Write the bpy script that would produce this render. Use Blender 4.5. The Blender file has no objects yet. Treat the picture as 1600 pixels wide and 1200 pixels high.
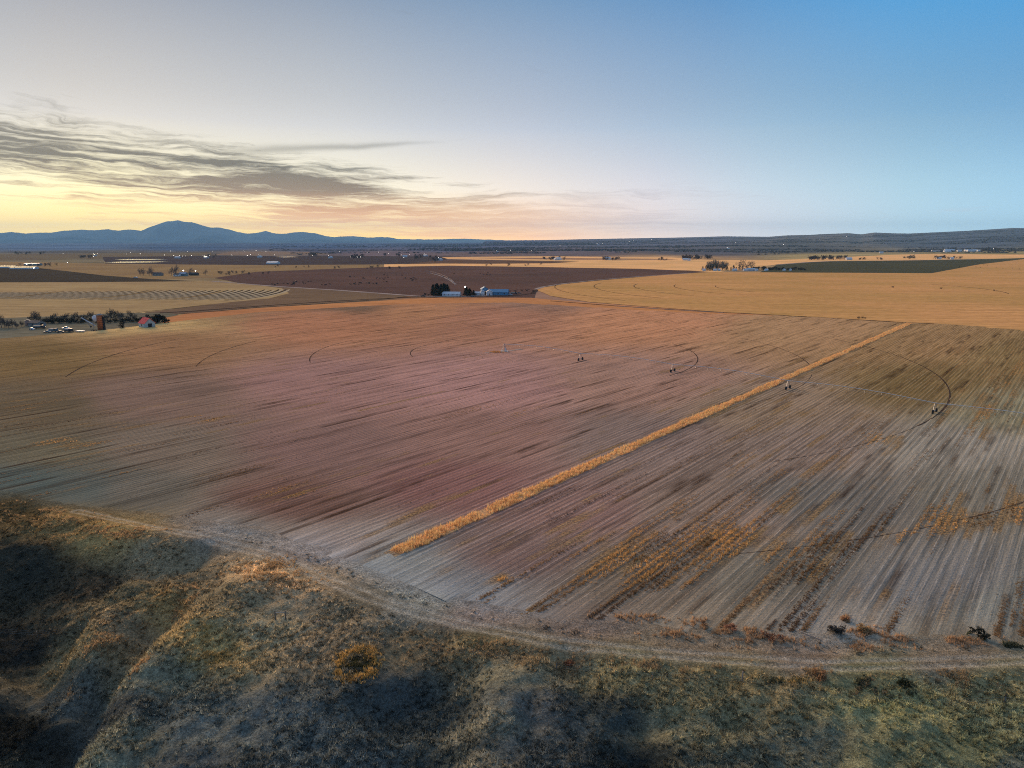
import bpy, math, random
import numpy as np
D = math.radians
SC = bpy.context.scene
COL = SC.collection
rng = np.random.default_rng(7)
random.seed(7)

# ------------------------------------------------------------------ camera
H = 62.0                      # height of the drone above the field
F = 1081.0                    # focal length in photograph pixels (1600 wide)
PITCH = math.atan(224.0 / F)
cam_d = bpy.data.cameras.new('camera')
cam_d.sensor_width = 36.0
cam_d.lens = F / 1600 * 36
cam_d.clip_start = 0.5
cam_d.clip_end = 200000
cam = bpy.data.objects.new('camera', cam_d)
COL.objects.link(cam)
cam.location = (0, 0, H)
cam.rotation_euler = (math.pi / 2 - PITCH, 0, 0)
SC.camera = cam

# ------------------------------------------------------------------ colour management, sampling
SC.view_settings.view_transform = 'Standard'
SC.view_settings.look = 'None'
SC.view_settings.exposure = 0.0
SC.view_settings.gamma = 1.0
SC.view_settings.use_curve_mapping = False
SC.cycles.use_denoising = False
SC.cycles.max_bounces = 4
SC.cycles.diffuse_bounces = 2
SC.cycles.glossy_bounces = 2
SC.cycles.volume_bounces = 2
SC.cycles.filter_width = 1.05


def lin(c):
    c = np.asarray(c, float) / 255.0
    return np.where(c <= 0.04045, c / 12.92, ((c + 0.055) / 1.055) ** 2.4)


def lin4(c):
    r = lin(c)
    return (float(r[0]), float(r[1]), float(r[2]), 1.0)


class NT:
    """small helper that writes shader nodes"""
    def __init__(s, tree):
        s.t = tree; s.n = tree.nodes; s.l = tree.links

    def new(s, kind, **kw):
        n = s.n.new(kind)
        for k, v in kw.items():
            setattr(n, k, v)
        return n

    def put(s, sock, v):
        if isinstance(v, bpy.types.NodeSocket):
            s.l.new(v, sock)
        elif v is not None:
            sock.default_value = v

    def m(s, op, a, b=None, c=None, clamp=False):
        n = s.new('ShaderNodeMath', operation=op, use_clamp=clamp)
        s.put(n.inputs[0], a); s.put(n.inputs[1], b); s.put(n.inputs[2], c)
        return n.outputs[0]

    def vm(s, op, a, b=None, scale=None):
        n = s.new('ShaderNodeVectorMath', operation=op)
        s.put(n.inputs[0], a); s.put(n.inputs[1], b)
        if scale is not None:
            s.put(n.inputs['Scale'], scale)
        return n.outputs['Value'] if op in ('DOT_PRODUCT', 'LENGTH') else n.outputs[0]

    def xyz(s, x, y, z=0.0):
        n = s.new('ShaderNodeCombineXYZ')
        s.put(n.inputs[0], x); s.put(n.inputs[1], y); s.put(n.inputs[2], z)
        return n.outputs[0]

    def sep(s, v):
        n = s.new('ShaderNodeSeparateXYZ'); s.put(n.inputs[0], v); return n.outputs

    def noise(s, v, scale, detail=4, rough=0.55, dist=0.0):
        n = s.new('ShaderNodeTexNoise')
        s.put(n.inputs['Vector'], v); s.put(n.inputs['Scale'], scale)
        s.put(n.inputs['Detail'], detail); s.put(n.inputs['Roughness'], rough)
        s.put(n.inputs['Distortion'], dist)
        return n.outputs['Fac']

    def rng(s, v, a, b, c=0.0, d=1.0, smooth=True):
        n = s.new('ShaderNodeMapRange', interpolation_type='SMOOTHSTEP' if smooth else 'LINEAR')
        s.put(n.inputs[0], v)
        for i, q in enumerate((a, b, c, d)):
            s.put(n.inputs[i + 1], q)
        return n.outputs[0]

    def mix(s, f, a, b, kind='MIX'):
        n = s.new('ShaderNodeMix', data_type='RGBA', blend_type=kind)
        s.put(n.inputs[0], f); s.put(n.inputs[6], a); s.put(n.inputs[7], b)
        return n.outputs[2]

    def ramp(s, f, stops):
        n = s.new('ShaderNodeValToRGB')
        cr = n.color_ramp
        while len(cr.elements) < len(stops):
            cr.elements.new(0.5)
        for e, (p, c) in zip(cr.elements, stops):
            e.position = p; e.color = lin4(c)
        s.put(n.inputs[0], f)
        return n.outputs[0]


# ------------------------------------------------------------------ world: dusk sky
SUN_AZ = -31.0                # degrees right of the view axis (world +Y)
SUN_EL = 15.0
world = bpy.data.worlds.new('World')
SC.world = world
world.use_nodes = True
w = NT(world.node_tree)
w.n.clear()
out = w.new('ShaderNodeOutputWorld')
bg = w.new('ShaderNodeBackground')
tc = w.new('ShaderNodeTexCoord')
d = w.vm('NORMALIZE', tc.outputs['Generated'])
dx, dy, dz = w.sep(d)
hor = w.vm('NORMALIZE', w.xyz(dx, dy, 0.0))
sv = (math.sin(D(SUN_AZ)), math.cos(D(SUN_AZ)), 0.0)
delta = w.m('DIVIDE', w.m('ARCCOSINE', w.vm('DOT_PRODUCT', hor, sv)), math.pi)   # 0 at the glow, 1 opposite
elev = w.m('MULTIPLY', w.m('ARCSINE', dz), 180 / math.pi)                        # degrees
azim = w.m('MULTIPLY', w.m('ARCTAN2', dx, dy), 180 / math.pi)                    # degrees


def az_ramp(stops):
    return w.ramp(delta, [(a / 180.0, c) for a, c in stops])


r0 = az_ramp([(0, (255, 212, 76)), (18, (255, 208, 86)), (32, (250, 190, 118)), (42, (224, 196, 176)), (50, (196, 190, 190)),
              (60, (166, 188, 197)), (72, (142, 182, 202)), (180, (160, 150, 162))])
r1 = az_ramp([(0, (251, 238, 186)), (16, (246, 235, 200)), (30, (232, 218, 202)), (42, (206, 202, 206)), (50, (184, 198, 208)),
              (60, (158, 190, 206)), (72, (132, 180, 210)), (180, (146, 148, 170))])
r2 = az_ramp([(0, (226, 222, 216)), (18, (222, 222, 222)), (32, (204, 210, 222)), (42, (182, 200, 220)), (50, (164, 194, 218)),
              (60, (138, 182, 214)), (72, (112, 170, 216)), (180, (122, 138, 172))])
r3 = az_ramp([(0, (152, 162, 180)), (16, (152, 168, 190)), (32, (130, 165, 202)), (46, (100, 158, 212)), (58, (76, 168, 234)),
              (72, (54, 166, 238)), (180, (92, 122, 168))])
r4 = az_ramp([(0, (172, 170, 172)), (60, (160, 164, 176)), (180, (138, 150, 172))])
boost = w.m('ADD', 1.0, w.m('MULTIPLY', w.m('POWER', 2.718, w.m('MULTIPLY', w.m('MAXIMUM', elev, 0.0), -0.32)), 1.6))
boost = w.m('MULTIPLY', boost, w.rng(elev, 4.0, 11.0, 1.0, 0.87))
s01 = w.mix(w.rng(elev, 0.3, 4.0, smooth=False), r0, r1)
s12 = w.mix(w.rng(elev, 4.0, 8.5, smooth=False), s01, r2)
s23 = w.mix(w.rng(elev, 8.0, 17.5, smooth=False), s12, r3)
sky = w.mix(w.rng(elev, 17.5, 70.0, smooth=False), s23, r4)

# cirrus: streaky noise in azimuth / elevation, drifting down to the right
# streaks drawn out along the wind: seen on a level cloud deck, so they crowd together towards the horizon
lift = w.m('POWER', w.m('MAXIMUM', w.m('ADD', elev, 1.5), 0.05), 0.6)
base_v = w.m('MULTIPLY', lift, 2.1)
warp = w.noise(w.xyz(w.m('MULTIPLY', azim, 0.07), w.m('MULTIPLY', base_v, 0.5), 3.0), 1.0, 5, 0.6)
warp2 = w.noise(w.xyz(w.m('MULTIPLY', azim, 0.30), w.m('MULTIPLY', base_v, 1.3), 6.0), 1.0, 3, 0.5)
cv = w.m('ADD', w.m('ADD', base_v, w.m('MULTIPLY', azim, 0.030)), w.m('ADD', w.m('MULTIPLY', warp, 1.3), w.m('MULTIPLY', warp2, 0.35)))
n1 = w.noise(w.xyz(w.m('MULTIPLY', azim, 0.11), w.m('MULTIPLY', cv, 1.7), 4.6), 1.0, 6, 0.58, 0.2)
n2 = w.noise(w.xyz(w.m('MULTIPLY', azim, 0.13), w.m('ADD', w.m('MULTIPLY', cv, 4.4), w.m('MULTIPLY', w.m('MAXIMUM', w.m('ADD', azim, 18.0), 0.0), -0.16)), 7.7), 1.0, 8, 0.64, 0.25)
nn = w.m('ADD', w.m('MULTIPLY', n1, 0.40), w.m('MULTIPLY', n2, 0.60))
# main bank: centre line falls from 7 deg at the left edge to 3.5 deg at the middle of the view
cen = w.m('SUBTRACT', 2.3, w.m('MULTIPLY', azim, 0.098))
wid = w.rng(azim, -40.0, 2.0, 3.0, 2.3, smooth=False)
off = w.m('DIVIDE', w.m('SUBTRACT', elev, cen), wid)
off4 = w.m('POWER', w.m('ABSOLUTE', off), 3.0)
band = w.m('POWER', 2.718, w.m('MULTIPLY', off4, -1.0))
fade = w.rng(azim, -15.0, 6.0, 1.0, 0.0)
bank = w.m('MULTIPLY', band, fade)
# thin low streaks that reach to the right
off2 = w.m('DIVIDE', w.m('SUBTRACT', elev, 2.0), 2.3)
low = w.m('MULTIPLY', w.m('POWER', 2.718, w.m('MULTIPLY', w.m('MULTIPLY', off2, off2), -1.0)), w.rng(azim, -34.0, -14.0, 0.25, 1.0))
low = w.m('MULTIPLY', low, w.rng(azim, 4.0, 28.0, 1.0, 0.0))
cov = w.m('MAXIMUM', w.m('MULTIPLY', bank, 0.25), w.m('MULTIPLY', low, 0.25))
alpha = w.rng(w.m('ADD', nn, cov), 0.60, 0.80, 0.0, 1.0)
alpha = w.m('MULTIPLY', alpha, w.m('ADD', w.m('MULTIPLY', bank, 0.60), 0.48), clamp=True)
# one long thin streak that rises out of the bank to the right
sl = w.m('SUBTRACT', elev, w.m('ADD', 7.95, w.m('MULTIPLY', azim, 0.070)))
sl = w.m('DIVIDE', w.m('ADD', sl, w.m('MULTIPLY', w.m('SUBTRACT', warp2, 0.5), 0.35)), w.rng(azim, -24.0, -6.0, 0.40, 0.12, smooth=False))
streak = w.m('MULTIPLY', w.m('POWER', 2.718, w.m('MULTIPLY', w.m('MULTIPLY', sl, sl), -1.0)), w.m('MULTIPLY', w.rng(azim, -26.0, -18.0), w.rng(azim, -12.0, -4.0, 1.0, 0.0)))
alpha = w.m('MAXIMUM', alpha, w.m('MULTIPLY', streak, 0.50))
cwarm = w.ramp(w.m('DIVIDE', elev, 10.0), [(0.0, (234, 164, 104)), (0.2, (212, 156, 100)), (0.38, (134, 112, 86)), (0.55, (104, 100, 90)),
                                           (0.85, (126, 126, 122))])
cool = w.ramp(w.m('DIVIDE', elev, 10.0), [(0.0, (188, 166, 160)), (0.5, (168, 168, 176)), (1.0, (160, 175, 195))])
ccol = w.mix(w.rng(azim, -4.0, 14.0), cwarm, cool)
sky = w.mix(alpha, sky, ccol)
nish = w.new('ShaderNodeTexSky', sky_type='NISHITA')
nish.sun_disc = False
nish.sun_elevation = D(SUN_EL)
nish.sun_rotation = D(SUN_AZ)
nish.air_density = 1.2
nish.dust_density = 1.5
w.put(bg.inputs['Color'], sky)
w.put(bg.inputs['Strength'], boost)
bg2 = w.new('ShaderNodeBackground')
w.put(bg2.inputs['Color'], nish.outputs[0])
bg2.inputs['Strength'].default_value = 0.002
wa = w.new('ShaderNodeAddShader')
w.l.new(bg.outputs[0], wa.inputs[0]); w.l.new(bg2.outputs[0], wa.inputs[1])
w.l.new(wa.outputs[0], out.inputs['Surface'])

# ------------------------------------------------------------------ sun (raised lamp added for the afterglow; the disc is behind the mountains)
sun_d = bpy.data.lights.new('sun', 'SUN')
sun_d.energy = 4.2
sun_d.angle = D(24)
sun_d.color = (1.0, 0.68, 0.40)
sun = bpy.data.objects.new('sun', sun_d)
COL.objects.link(sun)
sun.rotation_euler = (D(90 - SUN_EL), 0, D(180 - SUN_AZ) )
HAZE = 3.0e-5                 # scattering of the evening air per metre


# ================================================================== numeric helpers
def at(px, py, z=0.0):
    """point of the level plain seen at a place of the photograph"""
    u = (px - 800) / F; v = (py - 600) / F
    Z = (H - z) / (math.sin(PITCH) + v * math.cos(PITCH))
    return np.array([u * Z, Z * (math.cos(PITCH) - v * math.sin(PITCH))])


def hash2(ix, iy, seed):
    h = (ix.astype(np.int64) * 374761393 + iy.astype(np.int64) * 668265263 + seed * 1274126177) & 0xffffffff
    h = ((h ^ (h >> 13)) * 1274126177) & 0xffffffff
    return ((h ^ (h >> 16)) & 0xffff) / 65535.0


def vnoise(x, y, seed=0):
    ix = np.floor(x); iy = np.floor(y)
    fx = x - ix; fy = y - iy
    fx = fx * fx * (3 - 2 * fx); fy = fy * fy * (3 - 2 * fy)
    a = hash2(ix, iy, seed); b = hash2(ix + 1, iy, seed)
    c = hash2(ix, iy + 1, seed); e = hash2(ix + 1, iy + 1, seed)
    return (a * (1 - fx) + b * fx) * (1 - fy) + (c * (1 - fx) + e * fx) * fy


def fbm(x, y, seed=0, octv=4, gain=0.5):
    s = 0; amp = 1; tot = 0
    for o in range(octv):
        s = s + amp * vnoise(x * 2 ** o + 17.3 * o, y * 2 ** o + 9.1 * o, seed + o)
        tot += amp; amp *= gain
    return s / tot


def sstep(a, b, x):
    t = np.clip((x - a) / (b - a), 0, 1)
    return t * t * (3 - 2 * t)


def mesh(name, V, Fc, mat, cols=None, kind=None, parent=None, smooth=False, uv=None, extra=None):
    """V (n,3), Fc (m,3) or (m,4) int array"""
    me = bpy.data.meshes.new(name)
    V = np.ascontiguousarray(V, np.float32); Fc = np.ascontiguousarray(Fc, np.int32)
    k = Fc.shape[1]
    me.vertices.add(len(V)); me.vertices.foreach_set('co', V.ravel())
    me.loops.add(Fc.size); me.loops.foreach_set('vertex_index', Fc.ravel())
    me.polygons.add(len(Fc))
    me.polygons.foreach_set('loop_start', np.arange(0, Fc.size, k, dtype=np.int32))
    me.polygons.foreach_set('loop_total', np.full(len(Fc), k, np.int32))
    if smooth:
        me.polygons.foreach_set('use_smooth', np.ones(len(Fc), bool))
    if cols is not None:
        a = me.color_attributes.new('Col', 'FLOAT_COLOR', 'POINT')
        c = np.ones((len(V), 4), np.float32); c[:, :3] = cols
        a.data.foreach_set('color', c.ravel())
    for nm, arr in (extra or {}).items():
        a = me.attributes.new(nm, 'FLOAT', 'POINT'); a.data.foreach_set('value', np.ascontiguousarray(arr, np.float32).ravel())
    me.update(calc_edges=True)
    me.validate()
    o = bpy.data.objects.new(name, me)
    if mat is not None:
        me.materials.append(mat)
    COL.objects.link(o)
    if kind:
        o['kind'] = kind
    if parent is not None:
        o.parent = parent
    return o


def grid_faces(nu, nv, keep=None):
    i = np.arange(nu - 1)[:, None] * nv + np.arange(nv - 1)[None, :]
    q = np.stack([i, i + nv, i + nv + 1, i + 1], -1)
    if keep is not None:
        q = q[keep]
    return q.reshape(-1, 4)


def compact(V, Fc, *arrs):
    used = np.zeros(len(V), bool); used[Fc.ravel()] = True
    idx = np.cumsum(used) - 1
    return (V[used], idx[Fc]) + tuple(a[used] for a in arrs)


def in_poly(P, x, y):
    ins = np.zeros(x.shape, bool)
    n = len(P)
    for i in range(n):
        x1, y1 = P[i]; x2, y2 = P[(i + 1) % n]
        c = (y1 > y) != (y2 > y)
        with np.errstate(divide='ignore', invalid='ignore'):
            ins ^= c & (x < (x2 - x1) * (y - y1) / (y2 - y1 + 1e-30) + x1)
    return ins


def seg_dist(P, x, y):
    """distance to a polyline and the parameter 0..1 along it"""
    best = np.full(x.shape, 1e18); par = np.zeros(x.shape)
    P = [np.array(p, float) for p in P]
    L = [np.linalg.norm(P[i + 1] - P[i]) for i in range(len(P) - 1)]
    tot = sum(L); acc = 0
    for i in range(len(P) - 1):
        dv = P[i + 1] - P[i]
        t = np.clip(((x - P[i][0]) * dv[0] + (y - P[i][1]) * dv[1]) / (L[i] ** 2), 0, 1)
        q = np.hypot(x - P[i][0] - t * dv[0], y - P[i][1] - t * dv[1])
        m = q < best
        best = np.where(m, q, best); par = np.where(m, (acc + t * L[i]) / tot, par)
        acc += L[i]
    return best, par


# ------------------------------------------------------------------ soil, plant, gully shade and far haze colours of the land, read off the photograph
# place in the photograph -> how that ground looks; divided by one even light, gully shade and far haze stay in the colour
LIGHT = np.array([0.465, 0.45, 0.51])
ANCH = [
 (-300,560,105,88,68),(60,555,110,87,59),(250,540,132,97,72),(500,505,153,104,80),(660,482,180,122,88),(750,495,170,114,90),
 (1000,500,167,116,88),(1250,515,151,115,86),(1450,535,134,103,73),(1590,555,117,94,64),(60,640,92,78,63),(250,620,112,89,80),
 (500,600,137,102,97),(750,600,148,110,106),(1000,600,138,105,94),(1200,640,123,102,87),(1450,600,105,84,56),(1590,640,118,108,89),
 (60,710,95,86,72),(250,700,108,93,83),(500,700,115,88,83),(750,680,124,93,86),(1000,680,113,94,89),(1250,700,116,98,90),
 (1500,700,127,117,109),(40,755,74,80,78),(130,768,77,79,76),(200,770,92,84,77),(450,780,103,76,69),(700,760,114,81,78),
 (900,800,92,67,61),(1100,800,97,77,67),(1300,780,94,87,83),(1550,760,108,100,92),(350,830,97,83,75),(500,860,106,90,85),
 (600,885,96,90,87),(720,920,84,77,76),(800,870,81,61,56),(1000,900,84,69,59),(1200,900,83,72,63),(1450,920,82,74,71),
 (1590,950,87,80,74),(640,945,100,94,89),(760,970,101,86,81),(900,975,92,76,68),(1100,1000,96,80,68),(1300,990,101,89,82),
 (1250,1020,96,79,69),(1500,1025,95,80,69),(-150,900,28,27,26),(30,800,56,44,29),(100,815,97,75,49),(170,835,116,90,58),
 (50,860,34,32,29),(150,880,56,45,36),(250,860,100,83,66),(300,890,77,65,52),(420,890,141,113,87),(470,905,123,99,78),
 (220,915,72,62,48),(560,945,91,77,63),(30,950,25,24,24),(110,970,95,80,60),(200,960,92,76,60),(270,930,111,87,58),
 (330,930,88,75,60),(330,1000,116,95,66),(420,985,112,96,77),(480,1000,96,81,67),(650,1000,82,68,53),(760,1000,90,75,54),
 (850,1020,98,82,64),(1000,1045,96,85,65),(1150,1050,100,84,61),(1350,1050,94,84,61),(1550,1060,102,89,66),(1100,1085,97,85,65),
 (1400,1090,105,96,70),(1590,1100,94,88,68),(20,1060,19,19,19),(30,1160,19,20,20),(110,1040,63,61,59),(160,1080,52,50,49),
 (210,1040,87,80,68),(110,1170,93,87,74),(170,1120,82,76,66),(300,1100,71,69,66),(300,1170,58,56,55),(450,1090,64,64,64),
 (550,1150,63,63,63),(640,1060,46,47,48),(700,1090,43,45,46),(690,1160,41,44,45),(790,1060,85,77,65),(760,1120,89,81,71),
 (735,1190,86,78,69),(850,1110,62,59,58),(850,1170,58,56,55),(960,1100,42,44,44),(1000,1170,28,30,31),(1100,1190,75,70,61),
 (1100,1130,89,80,64),(1250,1150,69,66,58),(1400,1160,85,79,60),(1500,1150,82,78,58),(1590,1190,65,64,59),(1900,1100,77,72,54),
 (0,500,140,112,84),(200,500,184,150,104),(-200,450,130,108,82),(300,470,118,95,72),(550,470,112,88,72),(750,440,108,78,72),
 (900,430,98,76,68),(840,465,150,110,92),(100,450,150,124,92),(300,445,146,118,88),(150,433,88,78,66),(200,420,130,108,82),
 (400,425,120,98,78),(50,405,128,108,84),(300,398,88,76,70),(150,395,120,104,92),(500,405,84,70,72),(600,396,110,88,90),
 (500,392,88,82,94),(420,396,130,106,92),(100,388,100,112,134),(300,388,82,94,118),(500,386,84,94,120),(700,390,98,92,108),
 (700,384,82,88,112),(750,398,112,88,84),(900,395,112,92,92),(1100,395,94,86,90),(1000,385,100,94,104),(1250,392,92,86,84),
 (1500,388,88,90,98),(1550,400,150,126,84),(1300,400,160,132,92),(1450,405,170,140,98),(900,412,190,140,98),(1050,405,180,134,96),
]
_A = np.array(ANCH, float)
_AP = np.array([at(a[0], a[1]) for a in ANCH])
_AU = _AP[:, 0] / _AP[:, 1]
_AV = -2 * H / _AP[:, 1] + 0.25 * np.log(_AP[:, 1])          # bearing and depression below the level horizon
_AC = lin(_A[:, 2:5]) / LIGHT * np.where((_A[:, 1] > 795)[:, None], [1.62, 1.80, 1.95], np.where((_A[:, 1] > 497)[:, None], [1.0, 1.0, 1.0], np.where((_A[:, 1] < 396)[:, None], [0.55, 0.60, 0.70], [0.72, 0.78, 0.84])))  # farthest places darkened and tinted blue to paint in low haze


SWATH = [at(*q) for q in ((330, 828), (430, 846), (520, 866), (600, 895), (680, 918), (760, 936), (830, 950))]


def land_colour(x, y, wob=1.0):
    """soil and vegetation colour of a place, painted gully shade and haze included: smooth blend of the sampled places"""
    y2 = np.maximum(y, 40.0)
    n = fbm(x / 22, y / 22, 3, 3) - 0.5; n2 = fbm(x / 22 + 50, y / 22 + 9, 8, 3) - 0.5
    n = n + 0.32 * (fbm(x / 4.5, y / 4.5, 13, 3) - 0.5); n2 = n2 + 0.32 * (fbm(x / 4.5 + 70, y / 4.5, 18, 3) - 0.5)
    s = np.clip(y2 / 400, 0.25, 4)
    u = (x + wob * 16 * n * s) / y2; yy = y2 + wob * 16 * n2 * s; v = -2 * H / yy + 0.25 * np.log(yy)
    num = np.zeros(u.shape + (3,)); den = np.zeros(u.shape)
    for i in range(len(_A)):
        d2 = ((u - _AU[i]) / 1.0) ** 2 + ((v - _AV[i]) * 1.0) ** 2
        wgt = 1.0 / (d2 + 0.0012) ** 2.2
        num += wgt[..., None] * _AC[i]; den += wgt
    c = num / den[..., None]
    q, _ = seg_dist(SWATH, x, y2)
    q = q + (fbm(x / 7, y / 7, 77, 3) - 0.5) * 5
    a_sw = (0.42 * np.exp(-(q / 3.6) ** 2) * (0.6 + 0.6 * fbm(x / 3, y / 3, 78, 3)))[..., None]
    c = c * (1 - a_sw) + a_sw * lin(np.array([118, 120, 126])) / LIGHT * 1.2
    q, _ = seg_dist(TRACK, x, y2)
    q = q + (fbm(x / 3, y / 3, 79, 2) - 0.5) * 0.5
    a_r = (0.50 * np.exp(-((q - 0.95) / 0.42) ** 2))[..., None]; a_m = (0.22 * np.exp(-(q / 0.45) ** 2) + 0.3 * np.exp(-((q - 2.3) / 0.6) ** 2))[..., None]
    c = c * (1 - a_m) + a_m * np.array([0.11, 0.09, 0.055])
    return c * (1 - a_r) + a_r * lin(np.array([132, 126, 122])) / LIGHT * 1.3


# ------------------------------------------------------------------ field edge and relief of the foreground
EDGE_PX = [(-60, 762), (0, 770), (60, 782), (150, 796), (300, 812), (400, 828), (500, 858), (570, 892), (680, 930), (780, 952), (900, 970), (1050, 984), (1300, 994), (1600, 1000)]
EDGE = np.array([[-420, 260], [-250, 205]] + [list(at(*p)) for p in EDGE_PX] + [[130, 96], [300, 92]])


def edge_y(x):
    return np.interp(x, EDGE[:, 0], EDGE[:, 1])


def row_coords(x, y):
    return x * RD[0] + y * RD[1], x * RN[0] + y * RN[1]      # along (s), across (t)


RA = D(39.8)
RD = (math.sin(RA), math.cos(RA)); RN = (math.cos(RA), -math.sin(RA))
ROW = 1.52


def P(*pts):
    return [tuple(at(*p)) for p in pts]


GULLIES = [  # polyline, depth, width
 (P((-60, 870), (40, 930), (30, 1040), (0, 1120), (-80, 1230)), 6.0, 9.0),
 (P((40, 900), (90, 870), (190, 880), (300, 870)), 2.2, 5.5),
 (P((300, 905), (235, 960), (160, 1025), (95, 1110), (30, 1200), (-20, 1260)), 3.4, 4.2),
 (P((30, 950), (130, 1060), (70, 1150)), 2.0, 4.5),
 (P((870, 1000), (890, 1040), (940, 1075), (1000, 1130), (1020, 1220)), 1.6, 3.2),
 (P((1130, 1085), (1200, 1130), (1260, 1230)), 1.0, 5.0),
 (P((640, 1040), (690, 1120), (660, 1230)), 2.4, 8.0),
]
RIDGES = [
 (P((420, 880), (330, 960), (220, 1040), (130, 1140), (60, 1230)), 2.2, 5.0),
 (P((60, 800), (180, 835), (300, 850)), 1.2, 5.0),
 (P((800, 1040), (760, 1110), (725, 1230)), 1.4, 4.0),
 (P((150, 930), (130, 1000), (60, 1060)), 1.8, 4.0),
]
TRACK = P((120, 800), (230, 826), (340, 846), (430, 868), (520, 910), (620, 948), (720, 974), (850, 1000), (1000, 1018), (1150, 1030), (1300, 1040), (1450, 1036), (1600, 1030), (1700, 1026))


def near_height(x, y):
    d_edge = edge_y(x) - y                                  # metres below the field's edge
    out_ = sstep(-2, 10, d_edge)
    z = -0.035 * np.maximum(d_edge - 8, 0) ** 1.12          # the land falls away in front of the field
    for Pq, dep, wd in GULLIES:
        q, t = seg_dist(Pq, x, y)
        q = q + (fbm(x / 6, y / 6, 21, 3) - 0.5) * wd * 0.7
        z = z - dep * np.exp(-(q / wd) ** 2) * sstep(0.0, 0.25, t + 0.02)
    for Pq, dep, wd in RIDGES:
        q, t = seg_dist(Pq, x, y)
        q = q + (fbm(x / 6, y / 6, 25, 3) - 0.5) * wd * 0.7
        z = z + dep * np.exp(-(q / wd) ** 2) * sstep(0.0, 0.3, t + 0.02)
    rough = (fbm(x / 14, y / 14, 31, 3) - 0.5) * 2.2 + (fbm(x / 2.6, y / 2.6, 33, 4) - 0.5) * 0.85
    rough = rough + (fbm(x / 0.9, y / 0.9, 35, 2) - 0.5) * 0.22
    rough = rough - 1.5 * (0.35 - np.abs(fbm(x / 8 + 0.15 * y / 8, y / 13, 37, 3) - 0.5) * 2) * (np.abs(fbm(x / 8 + 0.15 * y / 8, y / 13, 37, 3) - 0.5) < 0.175)
    rough = rough + (fbm(x / 1.5, y / 1.5, 39, 2) - 0.5) * 0.45
    q, _ = seg_dist(TRACK, x, y)
    calm = sstep(1.5, 5.0, q)
    rut = -0.14 * np.exp(-((q - 0.85) / 0.28) ** 2)
    z = (z + rough * calm * 0.9) * out_ + rut * out_ + (fbm(x / 1.1, y / 1.1, 41, 3) - 0.5) * 0.10
    z = np.where(d_edge < 0, -0.35 * sstep(0, 6, -d_edge) + 0.02, z)
    return z


# ------------------------------------------------------------------ materials
def new_mat(name):
    m = bpy.data.materials.new(name)
    m.use_nodes = True
    t = NT(m.node_tree)
    b = t.n['Principled BSDF']
    b.inputs['Roughness'].default_value = 0.95
    b.inputs['Specular IOR Level'].default_value = 0.0
    return m, t, b


def pos(t):
    return t.new('ShaderNodeNewGeometry').outputs['Position']


def attr(t, name, sock='Color'):
    n = t.new('ShaderNodeAttribute'); n.attribute_name = name
    return n.outputs[sock]


def bump(t, b, h, dist, strength=0.8):
    n = t.new('ShaderNodeBump')
    n.inputs['Strength'].default_value = strength; n.inputs['Distance'].default_value = dist
    t.put(n.inputs['Height'], h)
    t.l.new(n.outputs[0], b.inputs['Normal'])


def scaled(t, c, f):
    return t.vm('SCALE', c, scale=f)


# near rangeland soil
M_range, t, b = new_mat('rangeland_soil')
p = pos(t); c = attr(t, 'Col')
na = t.noise(p, 0.5, 6, 0.65); nb = t.noise(p, 2.4, 5, 0.7)
f = t.m('MULTIPLY', t.rng(na, 0.25, 0.75, 0.60, 1.40, False), t.rng(nb, 0.28, 0.72, 0.35, 1.65, False))
nc = t.noise(p, 6.5, 3, 0.7)
f = t.m('MULTIPLY', f, t.rng(nc, 0.3, 0.7, 0.6, 1.4, False))
c2 = scaled(t, c, f)
c2 = t.mix(t.m('MULTIPLY', t.rng(t.noise(p, 0.9, 5, 0.6), 0.56, 0.68), 0.45), c2, t.mix(0.6, c2, (0.20, 0.15, 0.09, 1)))
t.put(b.inputs['Base Color'], c2)
bump(t, b, t.m('ADD', nb, t.noise(p, 7.0, 3, 0.7)), 0.35, 1.0)

# stubble field soil
M_field, t, b = new_mat('stubble_soil')
p = pos(t); c = attr(t, 'Col'); wd_ = attr(t, 'Weed', 'Fac'); fd = attr(t, 'Rows', 'Fac')
s_ = t.vm('DOT_PRODUCT', p, (RD[0], RD[1], 0)); t_ = t.vm('DOT_PRODUCT', p, (RN[0], RN[1], 0))
st1 = t.noise(t.xyz(t.m('MULTIPLY', t_, 0.40), t.m('MULTIPLY', s_, 0.011)), 1.0, 5, 0.7)
st2 = t.noise(t.xyz(t.m('MULTIPLY', t_, 1.3), t.m('MULTIPLY', s_, 0.035), 4.0), 1.0, 4, 0.7)
st3 = t.noise(t.xyz(t.m('MULTIPLY', t_, 0.055), t.m('MULTIPLY', s_, 0.010), 9.0), 1.0, 5, 0.65)
grain = t.noise(p, 1.7, 5, 0.75)
f = t.m('MULTIPLY', t.rng(st1, 0.28, 0.72, 0.60, 1.40, False), t.rng(st2, 0.28, 0.72, 0.62, 1.38, False))
f = t.m('MULTIPLY', f, t.rng(grain, 0.25, 0.75, 0.72, 1.28, False))
f = t.m('MULTIPLY', f, t.rng(st3, 0.3, 0.7, 0.84, 1.16, False))
c2 = scaled(t, c, f)
dark = t.m('MULTIPLY', t.rng(st1, 0.50, 0.66), t.rng(st2, 0.42, 0.6))
c2 = t.mix(t.m('MULTIPLY', dark, 0.42), c2, t.mix(0.75, c2, (0.055, 0.024, 0.012, 1)))
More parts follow.
